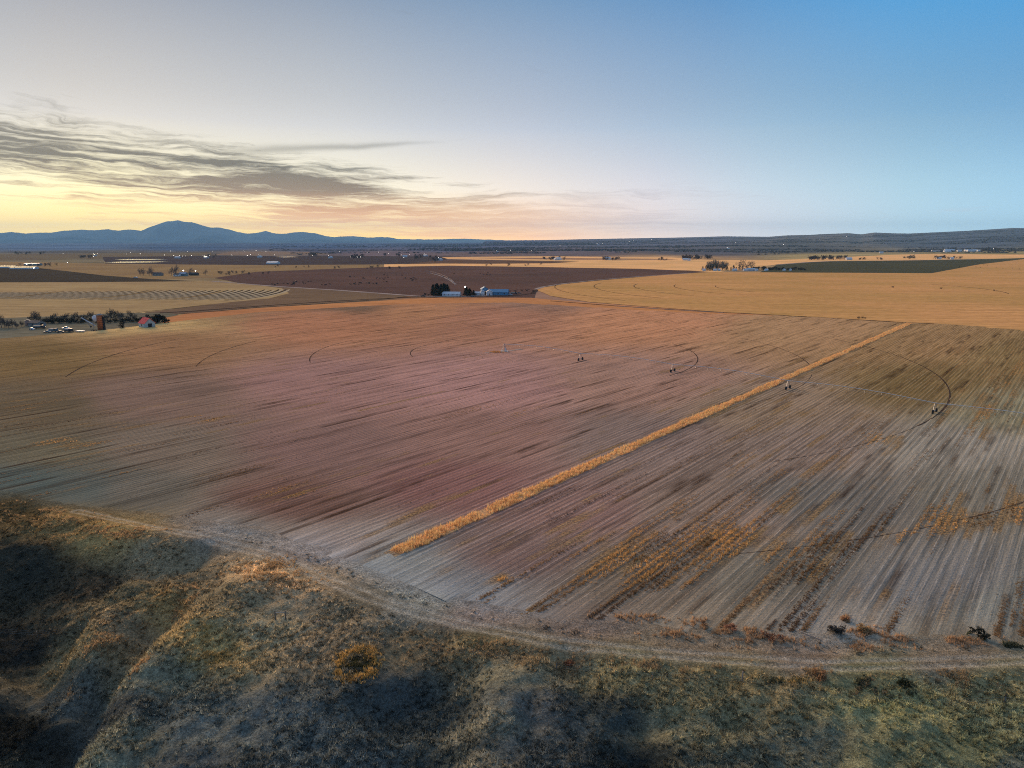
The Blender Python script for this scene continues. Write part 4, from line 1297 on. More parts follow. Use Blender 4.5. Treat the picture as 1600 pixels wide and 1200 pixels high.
for k, tw in enumerate(towers):
    q = np.array([tw[0] - PIV[0], tw[1] - PIV[1], 3.7])
    dv = (q - prev)[:2]; L = np.linalg.norm(dv); dv = dv / L; nv = np.array([-dv[1], dv[0]])
    mp = MB(); mt = MB(); mh = MB(); nseg = 9
    arc = lambda f_: prev + (q - prev) * f_ + np.array([0, 0, 1.1 * math.sin(math.pi * f_)])
    for i in range(nseg):
        mp.tube(arc(i / nseg), arc((i + 1) / nseg), 0.115, None, 6)
    for sgn in (-1, 1):
        low = lambda f_: arc(f_) + np.array([nv[0] * sgn * 0.6, nv[1] * sgn * 0.6, -1.1 * math.sin(math.pi * f_)])
        for i in range(nseg):
            mt.tube(low(i / nseg), low((i + 1) / nseg), 0.02, None, 3)
            if i:
                mt.tube(arc(i / nseg), low(i / nseg), 0.03, None, 3)
    for i in range(1, 18):
        c_ = arc(i / 18)
        mh.tube(c_, c_ - np.array([0, 0, 1.6]), 0.018, None, 3)
    mp.build('span_pipe', flat_mat('pale_galvanised_pipe', (0.62, 0.59, 0.56), 0.6, 0.0, 0.05), pv); mt.build('truss', M_steel, pv); mh.build('drop_hoses', M_rubber, pv)['kind'] = 'stuff'
    # drive tower: four legs to a base beam that lies across the span, a wheel at each end
    m = MB()
    fw = nv
    A = q + np.array([fw[0] * 2.0, fw[1] * 2.0, -2.9]); B = q - np.array([fw[0] * 2.0, fw[1] * 2.0, 2.9])
    for e in (A, B):
        for sg in (-0.25, 0.25):
            m.tube(q + np.array([dv[0] * sg, dv[1] * sg, 0]), e, 0.05, None, 4)
    m.tube(A, B, 0.11, None, 5)
    tw_o = m.build('drive_tower', M_steel, pv)
    for e in (A, B):
        mw = MB(); a_v = np.array([dv[0], dv[1], 0]) * 0.2
        c_ = np.array([e[0], e[1], 0.72])
        mw.tube(c_ - a_v, c_ + a_v, 0.72, None, 12); mw.build('wheel', M_rubber, tw_o)
    prev = q
ribbon('pivot_path', dense(P((758, 551.5), (772, 550.6), (790, 549.5), (815, 545.5)), 4), 2.2, 0.15, M_track, wvar=0.5)
pp = np.concatenate([at(775, 550.4) + rng.normal(size=(160, 2)) * np.array([2.5, 1.6])])
tufts('pivot_weeds', pp, 0.05, np.array([0.55, 0.28, 0.10]) * (0.7 + 0.6 * rng.random((160, 1))), 6, 0.7, 0.4, 0.06, M_plant)

# the neighbour's sprinkler far off, and its pale wheel road
lp = P((664, 426.6), (672, 427.0), (682, 429.5), (692, 433.2), (701, 438), (709, 444))
nb = thing('distant_pivot_sprinkler', lp[0][0], lp[0][1], -0.1, 0, 'pale sprinkler line curving through the grazed field behind the evergreen farm', 'irrigation machine')
for i in range(len(lp) - 1):
    a = np.array([lp[i][0] - lp[0][0], lp[i][1] - lp[0][1], 3.4]); b_ = np.array([lp[i + 1][0] - lp[0][0], lp[i + 1][1] - lp[0][1], 3.4])
    mm = MB()
    for j in range(6):
        za = 1.0 * math.sin(math.pi * j / 6); zb = 1.0 * math.sin(math.pi * (j + 1) / 6)
        p0 = a + (b_ - a) * j / 6 + np.array([0, 0, za]); p1 = a + (b_ - a) * (j + 1) / 6 + np.array([0, 0, zb])
        mm.tube(p0, p1, 0.28, None, 5)
        mm.tube(p0 - np.array([0, 0, za * 1.2]), p1 - np.array([0, 0, zb * 1.2]), 0.1, None, 4)
    mm.build('span_pipe', M_track, nb)
    mm = MB()
    for sg in (-1.6, 1.6):
        mm.tube(b_, b_ + np.array([sg, 0, -3.4]), 0.12, None, 4)
    mm.build('drive_tower', M_steel, nb)
ribbon('sprinkler_road', dense([np.array(q) + np.array([3, -4]) for q in lp], 15), 3.4, 0.02, M_track, wvar=0.4)

# ================================================================== FENCE ALONG THE RANGELAND
FP = P((-20, 936), (120, 940), (280, 947), (438, 960), (520, 978), (600, 1004), (740, 1022), (870, 1034), (1020, 1060), (1160, 1060), (1240, 1086), (1375, 1088), (1461, 1097), (1571, 1092), (1640, 1096))
fn = thing('wire_fence', FP[3][0], FP[3][1], 0, 0, 'sagging wire fence on thin posts crossing the dry slope below the dirt track', 'fence')
fx, fy = FP[3]
fd_ = dense(FP, 8.0)
tops = []
for i, q in enumerate(fd_):
    z = float(near_height(np.array([q[0]]), np.array([q[1]]))[0])
    tops.append(np.array([q[0] - fx, q[1] - fy, z]))
    MB().tube((q[0] - fx, q[1] - fy, z - 0.2), (q[0] - fx + 0.05 * random.uniform(-1, 1), q[1] - fy, z + 1.25), 0.035, 0.03, 4).build('post', M_steel if i % 3 else M_wood, fn)
for lv in (0.45, 0.8, 1.15):
    mw = MB()
    for i in range(len(tops) - 1):
        mw.tube(tops[i] + np.array([0, 0, lv]), tops[i + 1] + np.array([0, 0, lv]), 0.004, None, 3)
    mw.build('wire', M_steel, fn)


def near_z(x, y):
    return float(near_height(np.array([x]), np.array([y]))[0])


for (pa, pb, lab) in ((430, 446, 'short timber brace of two posts and a rail on the bare slope'),):
    q0 = at(pa, 962); q1 = at(pb, 961)
    o = thing('fence_brace', q0[0], q0[1], near_z(*q0), 0, lab, 'fence brace')
    d1 = q1 - q0
    MB().tube((0, 0, -0.2), (0, 0, 1.6), 0.12, 0.11, 7).build('post', M_wood, o)
    MB().tube((d1[0], d1[1], -0.2), (d1[0], d1[1], 1.5), 0.12, 0.11, 7).build('post', M_wood, o)
    MB().tube((0, 0, 1.25), (d1[0], d1[1], 1.2), 0.08, None, 6).build('rail', flat_mat('pale_rail_wood', (0.42, 0.36, 0.30)), o)
for (px, py, hgt, mt_, lab) in ((1571, 1090, 1.5, M_dark, 'lone dark post standing in the grass by the thin path near the right edge'), (1160, 1056, 1.5, M_track, 'lone pale wooden post among brown weeds beside the dirt track')):
    q = at(px, py)
    o = MB().tube((0, 0, -0.2), (0.03, 0, hgt), 0.10, 0.09, 7).build('lone_post', mt_)
    o.location = (q[0], q[1], near_z(*q)); tagged(o, lab, 'post')
for (px, py, a, L, lab) in ((1268, 980, 0.9, 3.2, 'thin pale dead branch lying at the end of the rows'), (1283, 1000, 2.4, 3.6, 'thin pale dead branch lying on the headland just below another'), (490, 966, 0.3, 1.2, 'small pale scrap lying on the slope right of the fence brace')):
    q = at(px, py); z = near_z(*q) + 0.08
    o = MB().tube((0, 0, 0), (L * math.cos(a), L * math.sin(a), 0.1), 0.07, 0.03, 5).tube((L * 0.5 * math.cos(a), L * 0.5 * math.sin(a), 0.05), (L * 0.8 * math.cos(a + 0.5), L * 0.8 * math.sin(a + 0.5), 0.3), 0.04, 0.015, 4).build('dead_branch', M_track)
    o.location = (q[0], q[1], z); tagged(o, lab, 'branch')

# shrubs that stand out in the foreground
for (px, py, wd, hg, col, lab) in (
    (1352, 988, 2.6, 1.3, (0.50, 0.30, 0.10), 'bright golden weed bush at the ends of the stubble rows'),
    (1322, 970, 1.4, 0.8, (0.50, 0.24, 0.09), 'small orange weed clump just above and left of the golden bush'),
    (1282, 1056, 2.4, 1.1, (0.42, 0.22, 0.08), 'orange-brown bush on the lower side of the dirt track'),
    (1411, 1068, 2.0, 1.3, (0.03, 0.04, 0.02), 'dark green round bush below the dirt track'),
    (1532, 995, 2.6, 1.6, (0.05, 0.05, 0.035), 'dark spiky bush at the field edge near the right side'),
    (1100, 978, 1.6, 0.8, (0.44, 0.24, 0.10), 'small tan bush left of its neighbours at the lower field edge'),
    (1142, 984, 2.2, 0.9, (0.44, 0.20, 0.10), 'reddish bush in the middle of the lower field edge'),
    (1208, 998, 2.4, 1.0, (0.28, 0.13, 0.07), 'wide rust-brown bush right of the reddish one at the field edge'),
    (1308, 990, 3.0, 1.1, (0.10, 0.085, 0.07), 'grey twiggy bush beside the golden weed bush'),
    (890, 1026, 1.8, 0.8, (0.30, 0.13, 0.06), 'small rusty bush at the head of the little gully'),
):
    q = at(px, py)
    col = tuple(0.75 * q_c + 0.25 * sum(col) / 3 for q_c in col)
    o = bush(wd, hg, int(px), lab, 'bush', 'weed_bush', col, None, 260, M_plant)
    o.location = (q[0], q[1], near_z(*q) - 0.05)
    if py < 990 and px != 1411:
        o.location[2] = max(o.location[2], -0.05)

# ================================================================== LEFT FARMSTEAD (red roof, silo, old machinery)
TR = math.radians


def g_at(px, py):
    q = at(px, py); return float(q[0]), float(q[1])


x, y = g_at(230, 510.5)
gable('red_roof_barn', x, y, -0.12, TR(52), 7.6, 9.5, 3.2, 3.6, M_greenwall, M_redroof, 'small grey-green barn with a bright red metal roof', 'barn', doors=1, windows=1, tall_door=True)
x, y = g_at(158, 515)
o = thing('silo', x, y, -0.12, 0, 'tall rust-orange silo standing among old farm machinery', 'silo')
MB().lathe([(2.1, 0), (2.1, 10.2), (1.9, 10.5)], 18).build('silo_wall', flat_mat('rust_orange_tile', (0.46, 0.15, 0.05), 0.8, 0, 0.25), o, True)
MB().lathe([(2.2, 10.4), (1.6, 11.0), (0.8, 11.4), (0.1, 11.5)], 18).build('dome', M_grey, o, True)
for k in range(7):
    MB().lathe([(2.11, 1.0 + k * 1.4), (2.16, 1.0 + k * 1.4), (2.16, 1.12 + k * 1.4), (2.11, 1.12 + k * 1.4)], 18).build('hoop', M_dark, o)
MB().box(2.0, 3.0, -0.7, 0.7, 0, 9.6).build('chute', M_dark, o)
x, y = g_at(150, 512)
o = thing('feed_hopper', x, y, -0.12, 0.4, 'white steel hopper on legs just left of the rust-orange silo', 'hopper')
MB().lathe([(0.4, 4.4), (1.7, 6.2), (1.7, 8.2), (0.3, 9.3)], 12).build('bin', M_white, o, True)
for sx in (-1, 1):
    for sy in (-1, 1):
        MB().tube((sx * 1.5, sy * 1.5, 0), (sx * 1.3, sy * 1.3, 6.4), 0.12, None, 5).build('leg', M_grey, o)
x, y = g_at(142, 511)
o = thing('grain_auger', x, y, -0.12, TR(200), 'pale grain auger raised at a slant left of the white hopper', 'auger')
MB().tube((-3, 0, 1.0), (5.5, 0, 7.2), 0.35, None, 7).build('tube', M_paleroof, o)
MB().tube((0, -1, 0.4), (3.2, 0, 5.4), 0.14, None, 5).tube((0, 1, 0.4), (3.2, 0, 5.4), 0.14, None, 5).build('frame', M_grey, o)
mm = MB(); mm.tube((0, -1.2, 0.45), (0, -0.9, 0.45), 0.45, None, 10); mm.build('wheel', M_rubber, o)
mm = MB(); mm.tube((0, 1.2, 0.45), (0, 0.9, 0.45), 0.45, None, 10); mm.build('wheel', M_rubber, o)
x, y = g_at(126, 519)
o = thing('flatbed_trailer', x, y, -0.12, TR(74), 'white flat trailer parked in the open left of the silo', 'trailer')
MB().box(-1.2, 1.2, -3.0, 3.0, 0.8, 1.25).build('bed', M_white, o)
MB().tube((0, 3.0, 0.7), (0, 4.4, 0.5), 0.1, None, 5).build('drawbar', M_grey, o)
for sx in (-1, 1):
    mm = MB(); wheel(mm, sx * 1.15, -0.6, 0.42, 0.42, 0.25); mm.build('wheel', M_rubber, o)
M_teal = flat_mat('faded_blue_paint', (0.16, 0.24, 0.27), 0.6)
M_teal2 = flat_mat('dull_slate_paint', (0.10, 0.14, 0.16), 0.6)
M_black = flat_mat('black_paint', (0.03, 0.03, 0.035), 0.5)
for (px, py, rz, mt_, kd, nm, cat, lab) in (
    (74, 519.5, 80, M_teal, 'pickup', 'old_pickup', 'pickup', 'faded blue pickup, front left of the old vehicles beside the tree belt'),
    (84, 518, 70, M_teal2, 'truck', 'old_truck', 'truck', 'slate-blue flatbed truck in the middle of the old vehicles'),
    (95, 519.5, 100, M_teal2, 'car', 'old_car', 'car', 'dull blue-grey car at the near side of the row of old vehicles'),
    (103, 514, 85, M_paleroof, 'pickup', 'old_pickup', 'pickup', 'pale grey pickup at the back of the row of old vehicles'),
    (108, 518.5, 60, M_black, 'truck', 'old_truck', 'truck', 'black truck at the right end of the row of old vehicles'),
    (62, 513, 95, M_black, 'truck', 'old_truck', 'truck', 'dark truck parked against the bare trees left of the blue pickup'),
    (50, 515, 60, M_paleroof, 'car', 'old_car', 'car', 'pale car nose-out left of the dark truck'),
):
    x, y = g_at(px, py)
    vehicle(x, y, -0.12, TR(rz), mt_, lab, cat, kd, nm)
x, y = g_at(58, 509)
gable('machine_shed', x, y, -0.12, TR(70), 7, 10, 2.6, 1.4, M_grey, M_darkroof, 'low dark weathered shed behind the old vehicles', 'shed', windows=1, tall_door=True)
x, y = g_at(44, 508)
gable('small_shed', x, y, -0.12, TR(30), 3.4, 4.0, 3.4, 0.9, M_track, M_grey, 'narrow pale shed left of the dark weathered shed', 'shed', windows=1)
x, y = g_at(147, 517)
mm = MB()
for k in range(14):
    a = random.random() * 6.28; r_ = random.random() * 2.4
    mm.tube((r_ * math.cos(a), r_ * math.sin(a), 0.1), (r_ * math.cos(a) + random.uniform(-2, 2), r_ * math.sin(a) + random.uniform(-1, 1), random.uniform(0.3, 1.4)), 0.12, 0.05, 4)
o = mm.build('scrap_pile', M_dark); o.location = (x, y, -0.12); tagged(o, 'dark heap of scrap and brush at the foot of the silo', 'scrap heap')

bt = [bare_tree(9.0, 3.2, 11, 'x', col=(0.10, 0.08, 0.065)), bare_tree(8.0, 3.4, 12, 'x', col=(0.06, 0.055, 0.045)), bare_tree(7.0, 2.6, 13, 'x', col=(0.14, 0.10, 0.075))]
ptsA = [(50 + i * 6.2 + random.uniform(-2, 2), 503 - 0.022 * i * 6 + random.uniform(-1.6, 1.6), random.uniform(0.55, 0.95)) for i in range(27)]
row_of(bt[1], ptsA, 'bare trees in the belt behind the farmyard', 'dark leafless tree in the dense belt behind the old machinery and the barn', 0.75, 1.1)
row_of(bt[0], [(2, 512, .9), (8, 511, .9), (14, 513, 0.8), (-6, 510, 1), (20, 511, .7), (26, 513, 0.5), (34, 510, 0.6)], 'brown trees at the left edge', 'brown leafless tree in the loose row at the far left edge', 0.85, 1.1)
row_of(bt[2], [(53, 502, 1.0)], 'forked bare tree', 'taller forked leafless tree sticking out above the belt left of the vehicles', 1, 1)
db = bush(11.0, 7.0, 5, 'large dark dense bush growing right behind the red-roofed barn', 'bush', 'dense_bush', (0.022, 0.024, 0.016), None, 700, M_needle)
place(db, 250, 504.5)
db = bush(5.0, 4.4, 6, 'single dark bush alone between the silo and the red-roofed barn', 'bush', 'dense_bush', (0.045, 0.04, 0.03), None, 300)
place(db, 189, 513)
bb = bush(6.5, 3.6, 8, 'x', 'bush', 'belt_bush', (0.035, 0.035, 0.028), None, 260)
row_of(bb, [(70 + i * 9 + random.uniform(-3, 3), 505 - i * 0.15 + random.uniform(-1, 1), random.uniform(0.7, 1.1)) for i in range(20)], 'dark brush under the tree belt', 'dark brush at the foot of the bare tree belt behind the farmyard')

# ================================================================== MIDDLE FARMSTEAD (evergreens, white and blue sheds)
ev = evergreen(14.0, 4.2, 31, 'x')
EL = (('(678', 0),)
for i, (px, py, s, lab) in enumerate(((677, 461.5, 0.9, 'leftmost tall dark evergreen of the clump beside the long white shed'), (683, 462, 1.05, 'second tall dark evergreen from the left in the clump beside the long white shed'),
                                      (689.5, 461.6, 0.95, 'third tall dark evergreen from the left in the clump beside the long white shed'), (694, 460.5, 1.0, 'tallest evergreen just behind the long white shed'),
                                      (699, 460, 0.85, 'rightmost dark evergreen of the clump, over the roof of the long white shed'),
                                      (729, 462, 0.75, 'dark evergreen right of the long white shed, under the yard lamp'), (734, 461.5, 0.6, 'shorter dark evergreen between the two farm sheds'), (740, 461.5, 0.45, 'lowest dark evergreen nearest the small white shed'))):
    x, y, z = spot(px, py)
    if i == 0:
        ev.location = (x, y, z); ev.scale = (s, s, s); ev['label'] = lab; ev['group'] = 'evergreens at the middle farm'
    else:
        fast_copy(ev, (x, y, z), i * 1.3, (s * 1.35, s * 1.35, s * 0.95), lab, 'evergreens at the middle farm')


def bld(px, py, rz, wd, ln, hw, hr, mw, mr, lab, cat='shed', name='farm_shed', **kw):
    x, y, z = spot(px, py)
    return gable(name, x, y, z + 0.02, TR(rz), wd, ln, hw, hr, mw, mr, lab, cat, **kw)


bld(706, 462, 82, 11, 20, 2.6, 2.0, M_white, M_paleroof, 'long low white shed with pale metal roof in front of the tall evergreens', windows=4)
bld(757, 459.5, 10, 8, 10, 6.5, 2.2, M_blueroof, M_blueroof, 'tall narrow blue shed left of the wide blue shed', tall_door=True)
bld(780, 460.5, 80, 13, 22, 3.6, 2.8, M_blueroof, M_blueroof, 'wide blue metal shed at the middle farm', windows=3, tall_door=True)
bld(746, 461, 75, 6, 7, 2.6, 1.4, M_white, M_paleroof, 'small white shed between the evergreens and the blue sheds', windows=1)
bld(764.5, 461.2, 5, 7, 6, 4.2, 2.0, M_white, M_white, 'white gabled building squeezed between the two blue sheds', windows=1)
x, y, z = spot(754, 461.5)
o = thing('grain_bin', x, y, z, 0, 'white round grain bin beside the tall blue shed', 'grain bin')
MB().lathe([(2.4, 0), (2.4, 5.0)], 14).build('bin_wall', M_white, o, True)
MB().lathe([(2.6, 4.98), (1.2, 6.2), (0.2, 6.8)], 14).build('bin_roof', M_paleroof, o, True)
for (px, py, mt_, kd, lab) in ((797, 461, M_white, 'pickup', 'white pickup right of the wide blue shed'), (803, 459.5, M_black, 'truck', 'black truck parked at the edge of the middle farmyard'), (811, 458.5, M_teal2, 'car', 'dull blue car on the dirt right of the black truck'),
                               (738, 463.5, M_teal, 'car', 'faded blue car in front of the low evergreens'), (661, 462.8, M_black, 'pickup', 'black pickup on the farm road left of the evergreens'), (212, 434.5, M_white, 'truck', 'white truck driving the lane past the olive field')):
    x, y, z = spot(px, py)
    vehicle(x, y, z + 0.03, TR(80 if px != 212 else 65), mt_, lab, 'truck' if kd == 'truck' else ('pickup' if kd == 'pickup' else 'car'), kd, 'parked_' + kd)
mk = bush(4.0, 2.2, 9, 'x', 'bush', 'bush', (0.05, 0.04, 0.032))
row_of(mk, [(664, 461.5), (669, 461.8), (790, 456.5), (797, 456), (806, 455.4), (815, 455), (824, 454.6), (833, 455.4)], 'low brush around the middle farm', 'low dark brush at the edge of the middle farmyard')
ribbon('farm_road', dense(P((745, 464.4), (800, 462.4), (832, 458.4), (838, 453)), 8), 5.0, -0.03, M_rut, wvar=0.3)


# ================================================================== YARD LIGHTS AND FAR FARMHOUSES
lamp_near = glow_mat('yard_lamp_glow', (1.0, 0.95, 0.88), 7.0)
lamp_far = glow_mat('far_lamp_glow', (1.0, 0.92, 0.82), 9.0)


def yard_light(px, py, hgt, r, mt_, label, group=None):
    x, y, z = spot(px, py)
    o = thing('yard_light', x, y, z, 0, label, 'yard light', group)
    MB().tube((0, 0, 0), (0, 0, hgt), 0.16, 0.1, 5).build('pole', M_grey, o)
    MB().lathe([(r * 0.3, hgt - r * 0.9), (r, hgt - r * 0.2), (r, hgt + r * 0.2), (r * 0.3, hgt + r * 0.9)], 8).build('lamp', mt_, o)
    return o


yard_light(727, 461, 9.5, 0.9, lamp_near, 'white yard lamp on a pole above the evergreens of the middle farm')
yard_light(306, 428, 6, 0.9, lamp_near, 'bright lamp at the right end of the low farm left of the dark field')
yard_light(287, 428.5, 7, 1.1, lamp_near, 'bright lamp above the blue-roofed farm building left of the dark field')
yard_light(53, 420.5, 3, 1.2, lamp_near, 'lamp at the right end of the long yellow-lit sheds at the far left')
yard_light(42, 415, 4, 1.1, lamp_near, 'lamp at the left end of the low blue-grey building at the far left')
yard_light(106, 415, 8, 0.9, lamp_near, 'lone lamp post in the tan grass right of the yellow-lit sheds')
LP = [(144, 398), (150, 399), (143, 404), (196, 399), (217, 399), (202, 397), (255, 401), (269, 402), (265, 394), (291, 395), (278, 402.5), (283, 403), (288, 403), (297, 402), (96, 399), (331, 394.7), (315, 403), (317, 401.6),
      (325, 402.5), (360, 401), (380, 394), (399, 393), (402, 401), (414, 395), (385, 402), (390, 400), (427.5, 401), (486, 397), (487, 402.5), (512, 402.5), (529, 395), (547, 404.5), (557, 404.6), (562, 404.6), (574, 396), (591, 396),
      (606, 398.5), (639, 400), (627, 401), (662, 399), (630, 405), (685, 405.5), (737, 394), (775, 393), (798, 393), (830, 393), (875, 385), (933, 382), (942, 381), (983, 377.6), (990, 376.4), (1018, 375), (1149, 379.5),
      (1137, 388), (1225, 383), (1281, 375.6), (1322, 370.5), (1430, 394.5)]
for k, (px, py) in enumerate(LP):
    m1_ = mpp(px, py)
    yard_light(px, py + 0.6, 8.0, max(0.5, m1_ * 0.16), lamp_far, 'white yard light shining far out on the plain', 'yard lights scattered over the far plain')
hb = None
houses = [(146, 400), (199, 400), (275, 403.6), (293, 403.4), (320, 403.6), (388, 403), (404, 402.2), (490, 403.6), (515, 403.4), (552, 405.2), (632, 401.8), (642, 401), (664, 400.4), (738, 395), (777, 394), (832, 394), (1139, 389), (1151, 380.5), (935, 383.2), (986, 378.8)]
for k, (px, py) in enumerate(houses[::2]):
    x, y, z = spot(px, py)
    lab = 'small pale house beside a yard light far out on the plain'
    if hb is None:
        hb = gable('farmhouse', x, y, z, 0.6, 12, 18, 4.0, 3.0, M_white, M_paleroof, lab, 'house', 'small houses far out on the plain', windows=0)
    else:
        fast_copy(hb, (x, y, z), random.random() * 3.14, (1, 1, 1), lab, 'small houses far out on the plain')

M_gold = flat_mat('sunset_tinted_roof', (0.85, 0.62, 0.22), 0.5)  # sunset reflected by metal roofs, put into a yellow base colour
bld(14, 418.6, 86, 16, 36, 3.2, 2.2, M_white, M_gold, 'left one of the two long yellow-lit sheds at the far left', name='long_shed', windows=0)
bld(38, 420.2, 96, 18, 52, 3.2, 2.4, M_white, M_gold, 'right and longer one of the two long yellow-lit sheds at the far left', name='long_shed', windows=0)
bld(52, 414.6, 86, 14, 40, 4, 2, M_teal, M_paleroof, 'low blue-grey building behind the yellow-lit sheds', name='long_shed', windows=0)
bld(247, 430.4, 80, 9, 16, 3.2, 2.4, M_grey, M_darkroof, 'dark-roofed house under bare trees, left end of the farm by the dark field', 'house', 'farmhouse', windows=3)
bld(277, 431.4, 84, 8, 10, 3, 2, M_white, M_darkroof, 'small white house with dark roof in the middle of the farm by the dark field', 'house', 'farmhouse', windows=2)
bld(287, 431, 80, 9, 13, 4, 2.4, M_teal, M_blueroof, 'blue-roofed building below the bright lamp of the farm by the dark field', windows=2)
bld(303, 430, 84, 7, 16, 3, 2, M_black, M_darkroof, 'long dark shed at the right end of the farm by the dark field', windows=0)
bld(427, 412.2, 84, 22, 30, 3.6, 3.4, M_white, M_white, 'bright white wide-roofed building alone at the edge of the purple-brown field', 'barn', 'white_barn', windows=0)
bld(1329, 406.2, 80, 15, 18, 4.5, 4.0, M_white, M_white, 'bright white barn at the right end of the brown tree belt', 'barn', 'white_barn', windows=2)
bld(873, 406.4, 60, 14, 18, 5, 4, M_white, M_white, 'white farmhouse in the orange grass with brown brush left of it', 'house', 'farmhouse', windows=1)
bld(868.5, 406.6, 20, 10, 12, 4, 3, M_white, M_white, 'smaller white building directly left of the white farmhouse in the orange grass', windows=1)
bld(951, 406, 70, 12, 16, 5, 4, M_white, M_paleroof, 'pale house among dark trees in the orange grass', 'house', 'farmhouse', windows=1)
bld(1072, 406.8, 70, 10, 16, 4, 3, M_white, M_white, 'larger white building below the far dark tree row', 'house', 'farmhouse', windows=1)
bld(1078, 407.4, 70, 8, 9, 4, 3, M_white, M_white, 'smaller white building just right of the larger one below the far tree row', windows=1)
bld(685.5, 407, 70, 12, 20, 4, 3, M_white, M_white, 'white building with a dark tree left of it at the end of the purple-brown field', 'barn', 'white_barn', windows=1)
for (px, py, w_2, l_2, mw, mr, lab) in ((1485, 392.4, 24, 52, M_white, M_paleroof, 'pale violet-grey dairy barn, left one of the far white complex'), (1482, 394.4, 18, 34, M_white, M_white, 'white low barn in front of the pale violet-grey dairy barn'),
                                       (1501, 393.2, 14, 24, M_white, M_white, 'small white building between the two groups of the far white complex'), (1512.5, 392.6, 20, 22, M_white, M_white, 'left white barn of the brightest far group'),
                                       (1518.5, 393, 22, 36, M_white, M_paleroof, 'middle long barn of the brightest far group'), (1525.5, 392.6, 18, 22, M_white, M_white, 'right white barn of the brightest far group'),
                                       (1464, 393.6, 12, 44, M_white, M_track, 'long low tan building left of the far white complex'), (1531, 393.4, 12, 14, M_white, M_white, 'smallest white building right of the brightest far group')):
    bld(px, py, 84, w_2, l_2, 6, 5, mw, mr, lab, 'barn', 'dairy_barn', windows=0)
yard_light(1554, 391.4, 9, 1.0, lamp_far, 'yard light among the dark trees right of the far white complex')
bld(1470.5, 405, 70, 10, 14, 4, 3, M_white, M_white, 'white house in the dark bushes beyond the dark green field', 'house', 'farmhouse', windows=0)
bld(1491, 405.2, 70, 9, 10, 4, 3, M_white, M_white, 'small white shed right of the bushes beyond the dark green field', windows=0)
bld(1379, 396, 70, 14, 18, 5, 4, M_white, M_white, 'white house at the far edge of the pale grass, left of the far dairy', 'house', 'farmhouse', windows=0)

# ================================================================== RIGHT FARMSTEAD (grey cottonwoods)
cw = bare_tree(20.0, 9.0, 41, 'x', 'tree', 'cottonwood_tree', (0.17, 0.15, 0.12), None, 900)
row_of(cw, [(1108, 422.2, 0.9), (1113, 422, 1.05), (1119, 422, 1.1), (1129, 422, 1.08), (1133, 422.2, 0.85)], 'rounded bare cottonwoods at the right farm', ['smallest cottonwood at the left edge of the first thick clump behind the right farm', 'second cottonwood from the left in the first thick clump behind the right farm', 'tall cottonwood at the right side of the first thick clump behind the right farm', 'tall cottonwood on the left of the second thick clump behind the right farm', 'smaller cottonwood at the right end of the second thick clump behind the right farm'], 0.95, 1.05)
cx2 = bare_tree(17.0, 7.0, 43, 'x', 'tree', 'open_bare_tree', (0.13, 0.10, 0.08), None, 300)
row_of(cx2, [(1155, 422.2, 0.95), (1160, 422, 1.1), (1168, 422, 1.0), (1174, 422, 0.95)], 'open bare trees at the right farm', ['leftmost of the four open leafless trees by the blue-white building', 'tallest of the four open leafless trees, second from the left by the blue-white building', 'third from the left of the four open leafless trees, over the blue-white building', 'rightmost of the four open leafless trees by the blue-white building'], 0.95, 1.05)
e2 = evergreen(13.0, 5.0, 45, 'x', n=260)
row_of(e2, [(1098, 422.6, 0.7), (1103, 422.8, 0.7), (1106, 422.8, 0.85), (1110, 422.8, 0.7), (1114, 422.8, 0.75), (1119, 422.8, 0.7), (1136, 422.8, 0.9), (1142, 422.8, 0.6), (1146, 422.8, 0.85), (1150, 422.8, 0.65), (1193, 422.6, 0.6), (1201, 422.5, 0.55), (1213, 422.4, 0.5)],
       'low dark evergreens at the right farm', 'low dark evergreen in the row under the bare trees of the right farm')
b3 = bush(13, 6.5, 47, 'x', 'bush', 'bush', (0.055, 0.045, 0.045), None, 260)
row_of(b3, [(1180 + i * 5.2 + random.uniform(-2, 2), 421.6 + random.uniform(-.8, .5), 0.9 - i * 0.02) for i in range(16)], 'grey-brown brush right of the right farm', 'grey-brown brush in the low belt running right from the right farm')
bld(1173, 422.8, 84, 9, 17, 3, 2.2, M_paleroof, M_paleroof, 'long blue-white building under the open bare trees of the right farm', name='long_shed', windows=2)
for i, (px, w_2, lab) in enumerate(((1100, 7, 'small white shed at the left end of the right farm'), (1117, 8, 'white shed right of the first evergreens of the right farm'), (1123.5, 6, 'smaller white shed under the second cottonwood clump'),
                                    (1147.5, 10, 'white building between evergreens in the middle of the right farm'), (1164, 8, 'bright white building at the left of the long blue-white one'), (1182, 6, 'small white building right of the long blue-white one'),
                                    (1197, 8, 'white building half-way along the brush belt'), (1225, 6, 'small white building near the end of the brush belt'), (1235, 5, 'last small white building at the right end of the brush belt'))):
    bld(px, 423.2, 70 + 8 * i, w_2 * 0.7, w_2 * 0.9, 2.8, 1.8, M_white, M_white, lab, 'building', 'small_building', windows=1)

